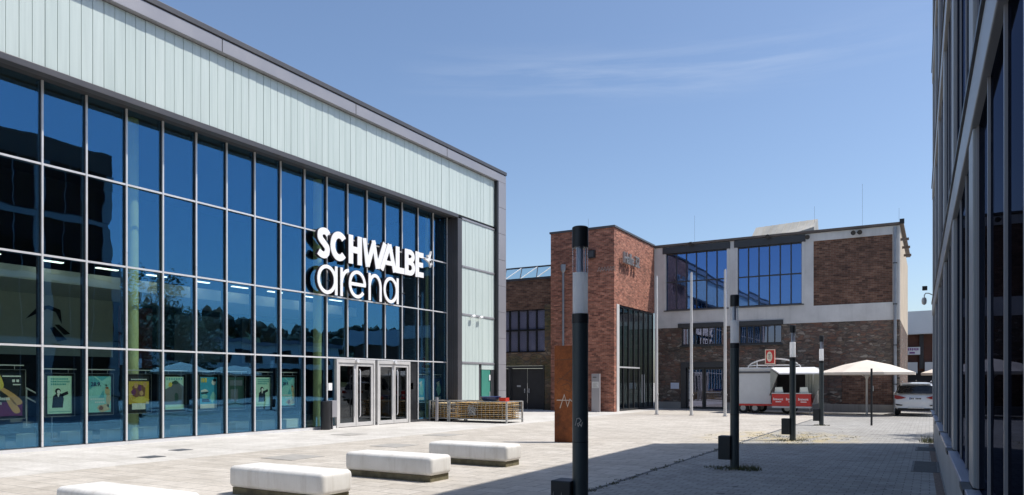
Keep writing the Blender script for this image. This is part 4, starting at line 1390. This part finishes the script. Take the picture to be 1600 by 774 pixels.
# camera at the far end
sc_ = thing('security_camera', 'white dome security camera on a bent arm at the end of the office building', 'security camera', (.05, 22.3, 4))
MB().tube([(.1, 22.3, 3.95), (-.02, 22.3, 4.02), (-.09, 22.28, 4.02), (-.12, 22.26, 3.97), (-.125, 22.26, 3.88)], .013, 8).build('arm', 'pale_trim', sc_, smooth=True)
MB().tube([(-.125, 22.26, 3.90), (-.125, 22.26, 3.83), (-.125, 22.26, 3.75), (-.125, 22.26, 3.71)], [.045, .062, .055, .02], 14).build('dome', 'pale_trim', sc_, smooth=True)
MB().box(-.17, -.05, 22.22, 22.34, 4.10, 4.21).build('lamp_box', 'steel_black', sc_, bevel=.008)
gs = MB()
for k in range(40):
    y = -12 + 34 * k / 40
    x = .36 - .0116 * y
    x2 = .36 - .0116 * (y + .85)
    gs.add([(x - .13, y, .004), (x - .02, y, .004), (x2 - .02, y + .85, .004), (x2 - .13, y + .85, .004)], [(0, 1, 2, 3)])
struct(gs.build('gravel_strip', 'gravel'))
for (y0, y1, lab) in ((19.9, 20.9, 'steel light well grate in the paving at the far end of the office building'),
                      (15.2, 16.15, 'double steel light well grate, nearer half, beside the office plinth'),
                      (16.2, 17.15, 'double steel light well grate, farther half, beside the office plinth')):
    gr = MB()
    gr.box(-.30, .16, y0, y0 + .04, .001, .012).box(-.30, .16, y1 - .04, y1, .001, .012).box(-.30, -.26, y0 + .04, y1 - .04, .001, .012).box(.12, .16, y0 + .04, y1 - .04, .001, .012)
    k = y0 + .07
    while k < y1 - .05:
        gr.box(-.26, .12, k, k + .018, .001, .010)
        k += .04
    tag(gr.build('light_well_grate', 'grate'), lab, 'grate', 'light well grates')

# ------------------------------------------------------------------ tree behind the office building (seen mirrored in the glass)
def tree(x, y, h, r, label, name='leafy_tree', n=5200, group=None):
    t = thing(name, label, 'tree', (x, y, 0), group=group)
    tk = MB().tube([(x, y, 0), (x + .05, y, h * .3), (x, y + .1, h * .6)], [.22, .16, .06], 10)
    for k in range(7):
        a = k * .9
        tk.tube([(x, y, h * (.3 + .04 * k)), (x + math.cos(a) * r * .4, y + math.sin(a) * r * .4, h * (.5 + .05 * k)), (x + math.cos(a) * r * .75, y + math.sin(a) * r * .75, h * (.6 + .05 * k))], [.07, .045, .015], 6)
    tk.build('trunk', 'bark', t, smooth=True)
    cr = MB()
    cl = [(random.uniform(-1, 1), random.uniform(-1, 1), random.uniform(-1, 1)) for _ in range(70)]
    cl = [c for c in cl if sum(v * v for v in c) < 1]
    for k in range(n):
        c = random.choice(cl)
        p = Vector((x + c[0] * r + random.gauss(0, .26) * r * .5, y + c[1] * r + random.gauss(0, .26) * r * .5, h * .64 + c[2] * h * .34 + random.gauss(0, .22) * r * .5))
        a = Vector((random.gauss(0, 1), random.gauss(0, 1), random.gauss(0, 1))).normalized()
        b = a.orthogonal().normalized()
        s_ = random.uniform(.07, .15)
        cr.add([p - a * s_, p + b * s_ * .6, p + a * s_, p - b * s_ * .6], [(0, 1, 2, 3)])
    cr.build('crown', 'leaf', t, fix=False)
    return t
tree(4.2, 26.6, 8.6, 2.5, 'leafy tree beyond the office building, mirrored in the arena glass')
tree(9.5, 33.5, 7.2, 2.3, 'smaller leafy tree farther behind the office building, mirrored in the arena glass', n=3500)
lb = thing('plaza_building', 'long low pale building behind the office block, mirrored in the arena glass', 'building', (30, 45, 0))
MB().box(26, 46, 24, 66, 3.1, 5.8).build('wall', 'int_white', lb)
MB().box(26.4, 46, 24, 66, 0, 3.1).build('ground_floor', 'glass_office', lb)
MB().box(25.6, 46.4, 23.6, 66.4, 5.8, 6.2).build('roof', 'zinc', lb)
for k in range(9):
    MB().box(25.93, 25.99, 25.5 + 4.4 * k, 28.4 + 4.4 * k, 3.7, 5.1).build('window', 'car_glass', lb)

# ------------------------------------------------------------------ lamps
def lamp(x, y, h, label):
    t = thing('lamp_post', label, 'lamp post', (x, y, 0), group='pillar lamps along the office building')
    r = .083
    k = h / 3.27
    zc, zg = 2.36 * k, 3.05 * k
    MB().tube([(x, y, 0), (x, y, zc - .1)], r, 28).build('pole', 'lamp_pole', t, smooth=True)
    MB().tube([(x, y, zc - .098), (x, y, zc)], r + .004, 28).build('collar', 'steel_black', t, smooth=True)
    gl = MB()
    gl.tube([(x, y, zc + (zg - zc) * .622), (x, y, zg)], r - .003, 28, False).build('glass_tube', 'glass_clear', t, smooth=True)
    MB().tube([(x, y, zc + .002), (x, y, zc + (zg - zc) * .62)], r - .004, 28).build('diffuser', 'frost', t, smooth=True)
    rd = MB()
    for a in (20, 140, 260):
        rd.tube([(x + .055 * math.cos(R(a)), y + .055 * math.sin(R(a)), zc + (zg - zc) * .62), (x + .055 * math.cos(R(a)), y + .055 * math.sin(R(a)), zg)], .008, 6)
    rd.tube([(x, y, zc + (zg - zc) * .62), (x, y, zg)], .032, 12)
    rd.build('inner_tube', 'off_blue', t)
    MB().tube([(x, y, zg), (x, y, zg + .1), (x, y, h - .01), (x, y, h)], [r + .002, r + .002, r + .002, r - .01], 28).build('cap', 'steel_black', t, smooth=True)
    MB().box(x - r - .20, x - r + .03, y - .13, y + .12, .17, .62).build('control_box', 'steel_black', t, bevel=.012)
    sm_ = MB()
    sm_.tube([(x, y, 1.02), (x, y, 1.03)], r + .0015, 28).build('joint_ring', 'steel_black', t)
    return t
l1 = lamp(-3.16, 6.9, 3.27, 'nearest dark pillar lamp with a scribble on its pole')
l2 = lamp(-3.22, 14.07, 3.31, 'dark pillar lamp standing in a tuft of weeds in the shade, second from the camera')
l3 = lamp(-3.34, 21.6, 3.25, 'dark pillar lamp in front of the food trailer counter')
l4 = lamp(-3.55, 29.6, 3.4, 'farthest dark pillar lamp, left of the big parasol')
gm = MB()
gO = Vector((-3.16 - .02, 6.9 - .083, 0))
e1 = Vector((math.cos(R(24)), math.sin(R(24)), 0))
nn = Vector((math.sin(R(24)), -math.cos(R(24)), 0))
cO = Vector((-3.16, 6.9, 0)) + nn * .085
for pts in ([(-.05, 1.20), (-.035, 1.27), (-.01, 1.275), (.01, 1.25), (-.01, 1.225), (-.03, 1.22)], [(-.03, 1.22), (-.02, 1.19), (-.005, 1.215), (.012, 1.19), (.022, 1.235)]):
    gm.stroke(pts, .008, cO, e1, EZ, nn, .004)
gm.build('graffiti', 'chalk', l1)
stk = MB()
for k in range(5):
    px_ = -3.16 - .27 + .03 * k
    stk.stroke([(px_, .25 + .03 * (k % 2)), (px_ + .01, .42), (px_ + .025, .5 - .05 * (k % 3)), (px_ + .03, .30)], .008, (0, 6.9 - .132, 0), EX, EZ, -EY, .002)
stk.build('graffiti', 'grey_mark', l1)

# ------------------------------------------------------------------ benches
def bench(y, label):
    x0, x1, dp = -8.93, -7.04, .6
    t = thing('stone_bench', label, 'bench', ((x0 + x1) / 2, y + dp / 2, 0), group='white stone benches in a row')
    b = MB().box(x0, x1, y, y + dp, .105, .42).build('seat_block', 'bench_white', t, smooth=False)
    bv = b.modifiers.new('b', 'BEVEL'); bv.width = .07; bv.segments = 5
    for p in b.data.polygons:
        p.use_smooth = True
    MB().box(x0 + .05, x1 - .05, y + .04, y + dp - .04, 0, .104).build('foot', 'bench_foot', t)
    return t
bench(12.0, 'white stone bench farthest along the row, nearest the rusty stele')
bench(9.56, 'white stone bench third in the row from the near end')
bench(7.12, 'white stone bench second in the row from the near end')
bench(4.68, 'white stone bench cut off by the lower edge of the photo')

# ------------------------------------------------------------------ rusty stele
stl = thing('rusty_stele', 'tall rust brown steel stele with white spray scribble behind the nearest lamp', 'stele', (-8.7, 17.85, 0))
MB().box(-8.93, -8.28, 17.8, 17.92, 0, 2.64).build('plate', 'corten', stl, bevel=.006)
sgf = MB()
for pts in ([(-8.86, 1.15), (-8.40, 1.15)], [(-8.76, .93), (-8.63, 1.30), (-8.53, .98), (-8.46, 1.18), (-8.40, 1.12)]):
    sgf.stroke(pts, .022, (0, 17.796, 0), EX, EZ, -EY, .002)
sgf.build('graffiti', 'chalk', stl)
sd = MB()
for pts in ([(-8.86, 1.62), (-8.40, 2.0)], [(-8.80, 1.75), (-8.55, 1.70), (-8.40, 1.62)], [(-8.70, 1.55), (-8.5, 1.6), (-8.42, 1.4), (-8.65, 1.45)], [(-8.9, 2.25), (-8.3, 2.27)]):
    sd.stroke(smooth_path(pts, 4), .014, (0, 17.796, 0), EX, EZ, -EY, .002)
for k in range(7):
    sd.stroke([(-8.84, .25 + .1 * k), (-8.79, .30 + .1 * k)], .015, (0, 17.796, 0), EX, EZ, -EY, .002)
sd.build('dark_drawing', 'graf_dark', stl)

# ------------------------------------------------------------------ wire stillages full of folded tables
def stillage(x0, x1, y0, y1, label):
    t = thing('wire_stillage', label, 'wire cage', ((x0 + x1) / 2, (y0 + y1) / 2, 0), group='wire cages by the arena corner')
    h = .87
    fr_ = MB()
    for x in (x0, x1):
        for y in (y0, y1):
            fr_.box(x - .03, x + .03, y - .03, y + .03, 0, h)
    for z in (.12, h - .03):
        for y in (y0, y1):
            fr_.box(x0 + .03, x1 - .03, y - .022, y + .022, z, z + .035)
        for x in (x0, x1):
            fr_.box(x - .022, x + .022, y0 + .03, y1 - .03, z, z + .035)
    fr_.build('frame', 'galv', t)
    MB().box(x0 + .03, x1 - .03, y0 + .03, y1 - .03, .12, .135).build('floor_plate', 'galv', t)
    for (ax, c) in (('y', y0), ('y', y1), ('x', x0), ('x', x1)):
        w_ = MB()
        a, b = (x0, x1) if ax == 'y' else (y0, y1)
        nb_ = max(2, round((b - a) / .19))
        for k in range(1, nb_):
            p = a + (b - a) * k / nb_
            P0 = (p, c, .15) if ax == 'y' else (c, p, .15)
            P1 = (p, c, h - .03) if ax == 'y' else (c, p, h - .03)
            w_.tube([P0, P1], .007, 5)
        for z in (.33, .52, .70):
            w_.tube([(a, c, z), (b, c, z)] if ax == 'y' else [(c, a, z), (c, b, z)], .005, 5)
        w_.build('wire_side', 'galv', t)
    return t
CY0, CY1 = 24.72, 26.0
stillage(-17.26, -14.52, CY0, CY1, 'long wire cage of folded wooden tables at the front, nearer the square')
stillage(-18.3, -17.36, CY0 + .02, CY1 + .0, 'short wire cage of wooden boards beside the glass front')
def board(x0, x1, y0, y1, z, label, grp, m):
    b = thing('folded_table', label, 'folding table', ((x0 + x1) / 2, (y0 + y1) / 2, z), random.uniform(-.012, .012), grp)
    cx, cy_ = (x0 + x1) / 2, (y0 + y1) / 2
    MB().box(x0, x1, y0, y1, z, z + .03).build('top', m, b, bevel=.004)
    MB().box(x0 + .15, x0 + .2, y0 + .05, y1 - .05, z - .035, z - .001).build('leg', 'grate', b)
    MB().box(x1 - .2, x1 - .15, y0 + .05, y1 - .05, z - .035, z - .001).build('leg', 'grate', b)
    return b
for k in range(9):
    for (y0, y1) in ((CY0 + .06, CY0 + .6), (CY0 + .66, CY1 - .08)):
        dx = random.uniform(-.05, .05)
        board(-17.0 + dx, -14.62 + dx * .4, y0, y1, .175 + .075 * k, 'folded wooden table lying in the long wire cage of tables', 'folded tables in the long cage', random.choice(['wood', 'wood', 'wood_pale']))
for k in range(8):
    board(-18.22, -17.46, CY0 + .08, CY1 - .1, .175 + .08 * k, 'short wooden board lying in the small wire cage by the glass', 'boards in the short cage', random.choice(['wood', 'wood_pale']))
rp = MB()
pr = [(-16.35 + .42 * random.random(), CY0 - .035 - .02 * random.random(), .28 + .42 * random.random()) for _ in range(34)]
rp.tube([(q_[0], CY0 - .04 - .015 * math.sin(i), q_[1]) for i, q_ in enumerate(smooth_path([(p[0], p[2]) for p in pr], 4))], .012, 5)
tag(rp.build('chain_bundle', 'galv'), 'tangled grey chain hanging on the front of the long wire cage', 'chain')
tb = thing('plastic_tub', 'blue plastic tub lying on the folded tables in the long cage', 'tub', (-15.6, 25.5, .83))
MB().tube([(-15.75, 25.5, .845), (-15.75, 25.5, .90), (-15.75, 25.5, 1.0), (-15.75, 25.5, 1.05)], [.28, .36, .44, .46], 20).build('tub', 'blue_tub', tb, smooth=True)
rc = thing('red_crate', 'small red plastic crate beside the blue tub on the cage', 'crate', (-15.1, 25.55, .83))
MB().box(-15.27, -14.97, 25.4, 25.7, .845, .87).box(-15.27, -15.24, 25.4, 25.7, .87, 1.0).box(-15.0, -14.97, 25.4, 25.7, .87, 1.0).box(-15.24, -15.0, 25.4, 25.43, .87, 1.0).box(-15.24, -15.0, 25.67, 25.7, .87, 1.0).build('crate_body', 'red_plastic', rc)
tag(MB().box(-17.78, -17.68, 24.42, 24.52, 0, 1.0).build('bollard', 'clad', bevel=.01), 'square grey bollard in front of the short wire cage', 'bollard')

# ------------------------------------------------------------------ covers in the paving
for (x, y, s_, m, lab) in ((-12.05, 11.3, .95, 'manhole', 'square worn paving cover between two white benches and the glass front'), (-12.0, 14.7, .9, 'manhole', 'square paving cover behind the farthest white bench'),
                           (-13.1, 18.4, .9, 'manhole', 'square paving cover before the right pair of doors'), (-15.76, 17.1, .8, 'manhole', 'square paving cover before the left pair of doors'),
                           (-14.8, 9.8, .42, 'grate', 'small dark drain grate before the posters, nearer the camera'), (-15.7, 11.15, .4, 'grate', 'small dark drain grate before the posters, farther from the camera')):
    o = MB().box(x - s_ / 2, x + s_ / 2, y - s_ / 2, y + s_ / 2, .001, .008)
    tag(o.build('cover_plate', m), lab, 'cover', 'covers in the paving')

# ------------------------------------------------------------------ flagpoles
for (x, y, h, lab) in ((-11.94, 35.3, 6.95, 'pale flagpole in front of the corner of the brick block'), (-10.14, 35.2, 7.0, 'pale flagpole in front of the hall entrance'),
                       (-8.48, 35.1, 7.0, 'pale flagpole beside the dark lamp, right one of the three')):
    t = thing('flagpole', lab, 'flagpole', (x, y, 0), group='three bare flagpoles')
    MB().tube([(x, y, 0), (x, y, h * .5), (x, y, h)], [.075, .068, .055], 14).build('pole', 'pole_white', t, smooth=True)
    MB().tube([(x, y, h), (x, y, h + .05)], [.06, .04], 12).build('cap', 'clad', t)
    MB().tube([(x + .08, y - .03, 1.0), (x + .09, y - .03, 1.06)], .03, 6).build('cleat', 'pole_white', t)
    MB().tube([(x, y, .0), (x, y, .03)], .12, 12).build('base_plate', 'clad', t)

# ------------------------------------------------------------------ food trailer
TX0, TX1, TYF, TYB = -9.0, -5.1, 39.2, 41.3
tr = thing('food_trailer', 'white sausage trailer with its red counter open beneath a raised hatch', 'food trailer', (-7, 40.2, 0))
tbm = MB()
tbm.box(TX0, -7.12, TYF, TYB, .5, 2.28)
tbm.box(-7.119, TX1, TYF + 1.6, TYB, .5, 2.28)
tbm.box(-7.119, TX1, TYF + .001, TYF + 1.599, .5, .56)
tbm.box(TX1 - .06, TX1, TYF + .5, TYF + 1.599, .56, 2.28)
tbm.build('body', 'trailer', tr, bevel=.02)
MB().box(TX0 - .02, -7.1, TYF - .05, TYB + .02, 2.282, 2.40).box(-7.099, TX1 + .02, TYF - .02, TYB + .02, 2.283, 2.398).build('roof', 'trailer', tr, bevel=.02)
MB().box(TX0, -7.13, TYF - .03, TYF - .002, 2.10, 2.20).build('awning_rail', 'clad_dark', tr)
MB().box(-7.1, TX1 - .07, TYF + 1.54, TYF + 1.598, .57, 2.27).build('inner_back', 'int_dark', tr)
# lifted hatch
hp = MB()
hp.add([(-7.14, TYF - .02, 2.40), (-5.0, TYF - .02, 2.40), (-4.45, TYF - .95, 2.10), (-6.55, TYF - .95, 2.10), (-7.14, TYF - .02, 2.34), (-5.0, TYF - .02, 2.34), (-4.45, TYF - .95, 2.03), (-6.55, TYF - .95, 2.03)],
       [(0, 1, 2, 3), (4, 7, 6, 5), (0, 4, 5, 1), (1, 5, 6, 2), (2, 6, 7, 3), (3, 7, 4, 0)])
hp.build('hatch', 'trailer_white', tr)
# triangular side curtains
for (pts) in ([(-7.13, TYF - .06, 2.30), (-6.62, TYF - .9, 2.02), (-6.95, TYF - .55, 1.4), (-7.15, TYF - .3, .95), (-7.14, TYF - .06, .95)],
              [(-5.0, TYF - .05, 2.28), (-4.5, TYF - .9, 2.0), (-4.75, TYF - .6, 1.3), (-5.02, TYF - .35, .7), (-5.12, TYF - .05, .7)],):
    sdt = MB().add(pts, [tuple(range(len(pts)))])
    so2 = sdt.build('side_curtain', 'tarp', tr, fix=False)
    md = so2.modifiers.new('s', 'SOLIDIFY')
    md.thickness = .012
fl_ = MB()
for k in range(5):
    fl_.tube([(-5.42 + .075 * k, TYF - .04 - .02 * (k % 2), 2.25), (-5.40 + .075 * k, TYF - .06 - .02 * (k % 2), .75)], .035, 6)
fl_.build('curtain', 'tarp', tr)
ct = MB().box(-6.98, -5.12, TYF - .55, TYF - .01, .42, 1.04)
cto = ct.build('counter', 'red_paint', tr, bevel=.015)
MB().box(-7.0, -5.10, TYF - .6, TYF - .0, 1.045, 1.09).build('counter_top', 'pale_trim', cto)
MB().box(-6.98, -5.12, TYF - .54, TYF - .02, .33, .415).build('skirt', 'pale_trim', cto)
for k, x in enumerate((-6.92, -6.30, -5.72)):
    text_mb('Bratwurst', .165, .004, (x, TYF - .556, .72), EX, EZ, -EY, .004, .72).build('lettering', 'paper', cto)
    MB().box(x + .12, x + .40, TYF - .558, TYF - .552, .62, .66).build('lettering', 'paper', cto)
sn = MB()
for (x0, x1) in ((-6.85, -6.45), (-5.65, -5.25)):
    sn.tube([(x0, TYF - .45, 1.1), (x0 + .02, TYF - .45, 1.36), (x1 - .05, TYF - .45, 1.38), (x1, TYF - .45, 1.1)], .02, 6)
    sn.box(x0 + .03, x1 - .03, TYF - .46, TYF - .44, 1.1, 1.36)
sn.build('sneeze_guard', 'pale_mint', cto)
sk = MB().box(TX0 + .1, -7.0, TYF + .02, TYF + .06, .40, .50).build('red_skirt', 'red_paint', tr)
for (x, n_) in ((-8.55, 1), (-7.95, 1), (-6.35, 1)):
    for y in (TYF + .18, TYB - .2):
        wl = MB().tube([(x, y - .09, .28), (x, y + .09, .28)], .27, 20).build('wheel', 'rubber', tr, smooth=True)
        MB().tube([(x, y - .1, .28), (x, y - .085, .28)], .14, 14).build('rim', 'galv', wl)
for x in (-5.2, -8.9):
    MB().tube([(x, TYF - .3 if x > -6 else TYF + .2, 0), (x, TYF - .3 if x > -6 else TYF + .2, .5)], .025, 8).build('support_leg', 'galv', tr)
ah = MB()
pts_ = [(-7.05 + 1.32 * math.cos(R(180 - 180 * k / 18)), TYF + .4, 2.36 + .50 * math.sin(R(180 * k / 18))) for k in range(19)]
ah.tube(pts_, .035, 8)
for x in (-7.9, -6.2):
    ah.tube([(x, TYF + .4, 2.39), (x, TYF + .4, 2.72)], .03, 6)
ah.tube([(-8.3, TYF + .4, 2.52), (-5.8, TYF + .4, 2.52)], .03, 6)
ah.build('roof_arch', 'pale_trim', tr, smooth=True)
rs = thing('trailer_sign', 'small red sign with a cream oval emblem on the trailer roof', 'sign', (-7.1, TYF + .05, 2.4))
MB().box(-7.42, -6.92, TYF + .02, TYF + .10, 2.58, 3.34).build('board', 'red_paint', rs)
cf = MB()
for (a, b, c, d) in ((-7.42, -6.92, 3.30, 3.34), (-7.42, -6.92, 2.58, 2.62), (-7.42, -7.38, 2.62, 3.30), (-6.96, -6.92, 2.62, 3.30)):
    cf.box(a, b, TYF + .008, TYF + .019, c, d)
cf.prism([(-7.2 + .14 * math.cos(2 * math.pi * k / 20), 2.96 + .27 * math.sin(2 * math.pi * k / 20)) for k in range(20)], (0, TYF + .01, 0), EX, EZ, -EY, .008)
cf.build('emblem', 'cream', rs)
em = MB()
for (a, b, c, d) in ((-7.26, -7.14, 3.04, 3.1), (-7.28, -7.12, 2.92, 2.95), (-7.27, -7.13, 2.85, 2.88), (-7.23, -7.17, 2.97, 3.02)):
    em.box(a, b, TYF + .003, TYF + .009, c, d)
em.build('emblem_print', 'grey_mark', rs)
MB().tube([(-7.3, TYF + .06, 2.40), (-7.3, TYF + .06, 2.58)], .02, 6).tube([(-7.02, TYF + .06, 2.40), (-7.02, TYF + .06, 2.58)], .02, 6).build('bracket', 'galv', rs)

# ------------------------------------------------------------------ parasols
def parasol(x, y, r, zr, za, label):
    t = thing('parasol', label, 'parasol', (x, y, 0), R(22.5), 'sand coloured market parasols')
    cv = MB()
    ring = [(r * math.cos(2 * math.pi * k / 8), r * math.sin(2 * math.pi * k / 8), zr) for k in range(8)]
    mid = [(p[0] * .5, p[1] * .5, zr + (za - zr) * .60) for p in ring]
    sag = []
    for k in range(8):
        a, b = Vector(ring[k]), Vector(ring[(k + 1) % 8])
        sag.append((a + b) / 2 * 1.0 + Vector((0, 0, .03)))
    cv.v = [Vector(p) for p in ring] + [Vector(p) for p in mid] + [Vector((0, 0, za))] + [Vector((p[0], p[1], zr - .12)) for p in ring]
    for k in range(8):
        n_ = (k + 1) % 8
        cv.f += [[k, n_, 8 + n_, 8 + k], [8 + k, 8 + n_, 16], [17 + k, 17 + n_, n_, k]]
    c = cv.build('canopy', 'canopy', t, local=True)
    md = c.modifiers.new('s', 'SOLIDIFY'); md.thickness = .008
    rb = MB()
    for k in range(8):
        rb.tube([(0, 0, za - .05), tuple(Vector(mid[k]) - Vector((0, 0, .03))), tuple(Vector(ring[k]) - Vector((0, 0, .02)))], .014, 6)
        rb.tube([(0, 0, zr - .25), tuple(Vector(mid[k]) - Vector((0, 0, .04)))], .014, 6)
    rb.build('ribs', 'pole_white', t, local=True)
    MB().tube([(0, 0, .03), (0, 0, za - .02)], .05, 14).build('pole', 'pole_white', t, local=True, smooth=True)
    MB().box(-.35, .35, -.35, .35, 0, .03).build('foot', 'galv', t, local=True)
    MB().tube([(0, 0, zr - .3), (0, 0, zr - .2)], .08, 12).build('hub', 'pole_white', t, local=True)
    return t
parasol(-2.72, 40.2, 2.3, 2.12, 2.75, 'sand coloured parasol on a white pole before the right end of the hall')
parasol(1.75, 47.5, 2.35, 2.15, 2.85, 'sand coloured parasol half hidden behind the office building')
parasol(6.5, 31.0, 2.2, 2.3, 2.95, 'sand coloured parasol behind the office block, seen mirrored in the left doors')
parasol(9.5, 37.5, 2.2, 2.3, 2.95, 'sand coloured parasol farther behind the office block, seen mirrored in the right doors')
dpz = thing('thin_post', 'thin black steel post in the sunlit paving before the big parasol', 'post', (-1.9, 30.5, 0))
MB().box(-1.935, -1.865, 30.47, 30.53, 0, 2.16).build('shaft', 'steel_black', dpz, bevel=.006)
MB().tube([(-1.85, 30.5, 1.3), (-1.85, 30.5, 1.5)], .02, 6).build('latch', 'galv', dpz)

# ------------------------------------------------------------------ white car at the corner, rear view
car = thing('parked_car', 'white SUV parked with its rear towards the square at the hall corner', 'car', (-.56, 39.4, 0))
def sec(y, w, zb, belt, wr, top):
    return [(0, y, zb), (w * .88, y, zb), (w * .98, y, zb + .12), (w, y, (zb + belt) / 2), (w * .985, y, belt - .06), (w * .95, y, belt), (wr, y, max(belt + .01, top - .07)), (wr * .86, y, max(belt + .015, top - .015)), (0, y, max(belt + .02, top))]
S_ = [sec(0.02, .80, .42, .60, .76, .64), sec(.0, .86, .36, .66, .82, .70), sec(.05, .905, .32, .98, .84, 1.02), sec(.16, .915, .30, 1.03, .80, 1.12), sec(.34, .92, .28, 1.04, .72, 1.46), sec(.5, .92, .28, 1.04, .68, 1.60),
      sec(1.2, .925, .28, 1.02, .67, 1.655), sec(2.2, .925, .28, 1.0, .665, 1.63), sec(2.7, .92, .28, .98, .66, 1.52), sec(3.35, .91, .28, .98, .72, 1.06), sec(4.0, .88, .30, .90, .7, .94), sec(4.35, .80, .34, .74, .6, .78), sec(4.42, .7, .42, .6, .5, .64)]
cb = MB()
n9 = len(S_[0])
full = []
for s_ in S_:
    full.append([Vector(p) for p in s_] + [Vector((-p[0], p[1], p[2])) for p in reversed(s_[1:-1])])
m_n = len(full[0])
for r_ in full:
    cb.v += r_
for i in range(len(full) - 1):
    for k in range(m_n):
        a = i * m_n + k; b = i * m_n + (k + 1) % m_n
        cb.f.append([a, b, b + m_n, a + m_n])
cb.f.append(list(range(m_n)))
cb.f.append(list(reversed(range((len(full) - 1) * m_n, len(full) * m_n))))
cbo = cb.build('body', 'car_white', car, local=True)
for p in cbo.data.polygons:
    p.use_smooth = True
ss = cbo.modifiers.new('s', 'SUBSURF'); ss.levels = 2; ss.render_levels = 2
def cpart(mb, name, m, parent=None, **k):
    return mb.build(name, m, parent or car, local=True, **k)
rw = MB()
rw.add([(-.70, .015, 1.09), (.70, .015, 1.09), (.80, .08, 1.14), (.68, .27, 1.47), (-.68, .27, 1.47), (-.80, .08, 1.14), (-.72, .165, 1.10), (.72, .165, 1.10), (.80, .25, 1.13), (.66, .41, 1.44), (-.66, .41, 1.44), (-.80, .25, 1.13)],
       [(0, 1, 2, 3, 4, 5), (11, 10, 9, 8, 7, 6)] + [(i, (i + 6), (i + 1) % 6 + 6, (i + 1) % 6) for i in range(6)])
cpart(rw, 'rear_window', 'car_glass')
cpart(MB().box(-.66, .66, .20, .50, 1.53, 1.59), 'spoiler', 'car_white', bevel=.02)
for s_ in (-1, 1):
    tl = MB()
    tl.prism([(.42 * s_, .90), (.70 * s_, .99), (.90 * s_, 1.02), (.905 * s_, .86), (.80 * s_, .82), (.60 * s_, .84)], (0, -.025, 0), EX, EZ, -EY, .30)
    cpart(tl, 'tail_light', 'tail_red')
    tr_ = MB().prism([(.55 * s_, .55), (.86 * s_, .60), (.87 * s_, .57), (.80 * s_, .52), (.60 * s_, .51)], (0, -.03, 0), EX, EZ, -EY, .2)
    cpart(tr_, 'bumper_reflector', 'rubber')
    for y in (.86, 3.45):
        w_ = cpart(MB().tube([(s_ * .74, y, .34), (s_ * .90, y, .34)], .34, 24), 'wheel', 'rubber', smooth=True)
        cpart(MB().tube([(s_ * .895, y, .34), (s_ * .915, y, .34)], .22, 18), 'rim', 'chrome', w_)
    cpart(MB().box(s_ * .93, s_ * 1.06, 2.75, 2.87, .98, 1.12), 'wing_mirror', 'car_white', bevel=.03)
    cpart(MB().tube([(s_ * .62, .6, 1.66), (s_ * .63, .7, 1.70), (s_ * .63, 2.1, 1.68), (s_ * .62, 2.2, 1.64)], .018, 6), 'roof_rail', 'chrome')
    sw = MB().add([(s_ * .905, .55, 1.08), (s_ * .90, 3.0, 1.06), (s_ * .74, 2.5, 1.48), (s_ * .735, .7, 1.50), (s_ * .85, .55, 1.08), (s_ * .85, 3.0, 1.06), (s_ * .69, 2.5, 1.48), (s_ * .685, .7, 1.50)],
                  [(0, 1, 2, 3), (7, 6, 5, 4), (0, 4, 5, 1), (1, 5, 6, 2), (2, 6, 7, 3), (3, 7, 4, 0)])
    cpart(sw, 'side_window', 'car_glass')
cpart(MB().box(-.76, .76, -.02, .3, .27, .40), 'bumper', 'rubber', bevel=.02)
cpart(MB().box(-.34, .34, -.035, .0, .385, .425), 'trim_strip', 'chrome')
np_ = cpart(MB().box(-.27, .27, .002, .045, .80, .91), 'number_plate', 'plate')
ln = MB()
for k in range(7):
    if k != 2:
        ln.box(-.20 + .062 * k, -.158 + .062 * k, -.001, .001, .82, .89)
cpart(ln, 'plate_characters', 'black', np_)
cpart(MB().box(-.268, -.225, -.0015, .001, .802, .908), 'plate_band', 'blue_tub', np_)
cpart(MB().tube([(0, .3, 1.66), (0, .42, 1.72), (0, .5, 1.66)], .03, 6), 'roof_antenna', 'black')

# ------------------------------------------------------------------ weeds
wd = MB()
def tuft(cx, cy_, r, n, h):
    for k in range(n):
        a = random.uniform(0, 6.28)
        d = r * math.sqrt(random.random())
        x, y = cx + d * math.cos(a), cy_ + d * math.sin(a)
        hh = h * random.uniform(.4, 1.1)
        b = random.uniform(0, 6.28)
        w_ = .008
        lx, ly = random.gauss(0, .35) * hh, random.gauss(0, .35) * hh
        wd.add([(x - w_ * math.cos(b), y - w_ * math.sin(b), 0), (x + w_ * math.cos(b), y + w_ * math.sin(b), 0), (x + lx, y + ly, hh)], [(0, 1, 2)])
tuft(-3.3, 13.98, .34, 160, .06)
tuft(-2.95, 13.98, .26, 170, .11)
tuft(-3.6, 14.0, .2, 60, .05)
tuft(-3.34, 21.6, .45, 170, .06)
tuft(-3.55, 29.6, .3, 120, .06)
tuft(-3.16, 6.9, .25, 150, .06)
tuft(.0, 22.7, .25, 160, .22)
for k in range(60):
    y = random.uniform(9, 20)
    tuft(-4.46 + random.gauss(0, .03), y, .07, 12, .035)
for k in range(150):
    tuft(random.gauss(-3.7, .9), random.gauss(22.8, 1.3), .12, 10, .022)
struct(wd.build('weeds', 'weed', fix=False), 'stuff')
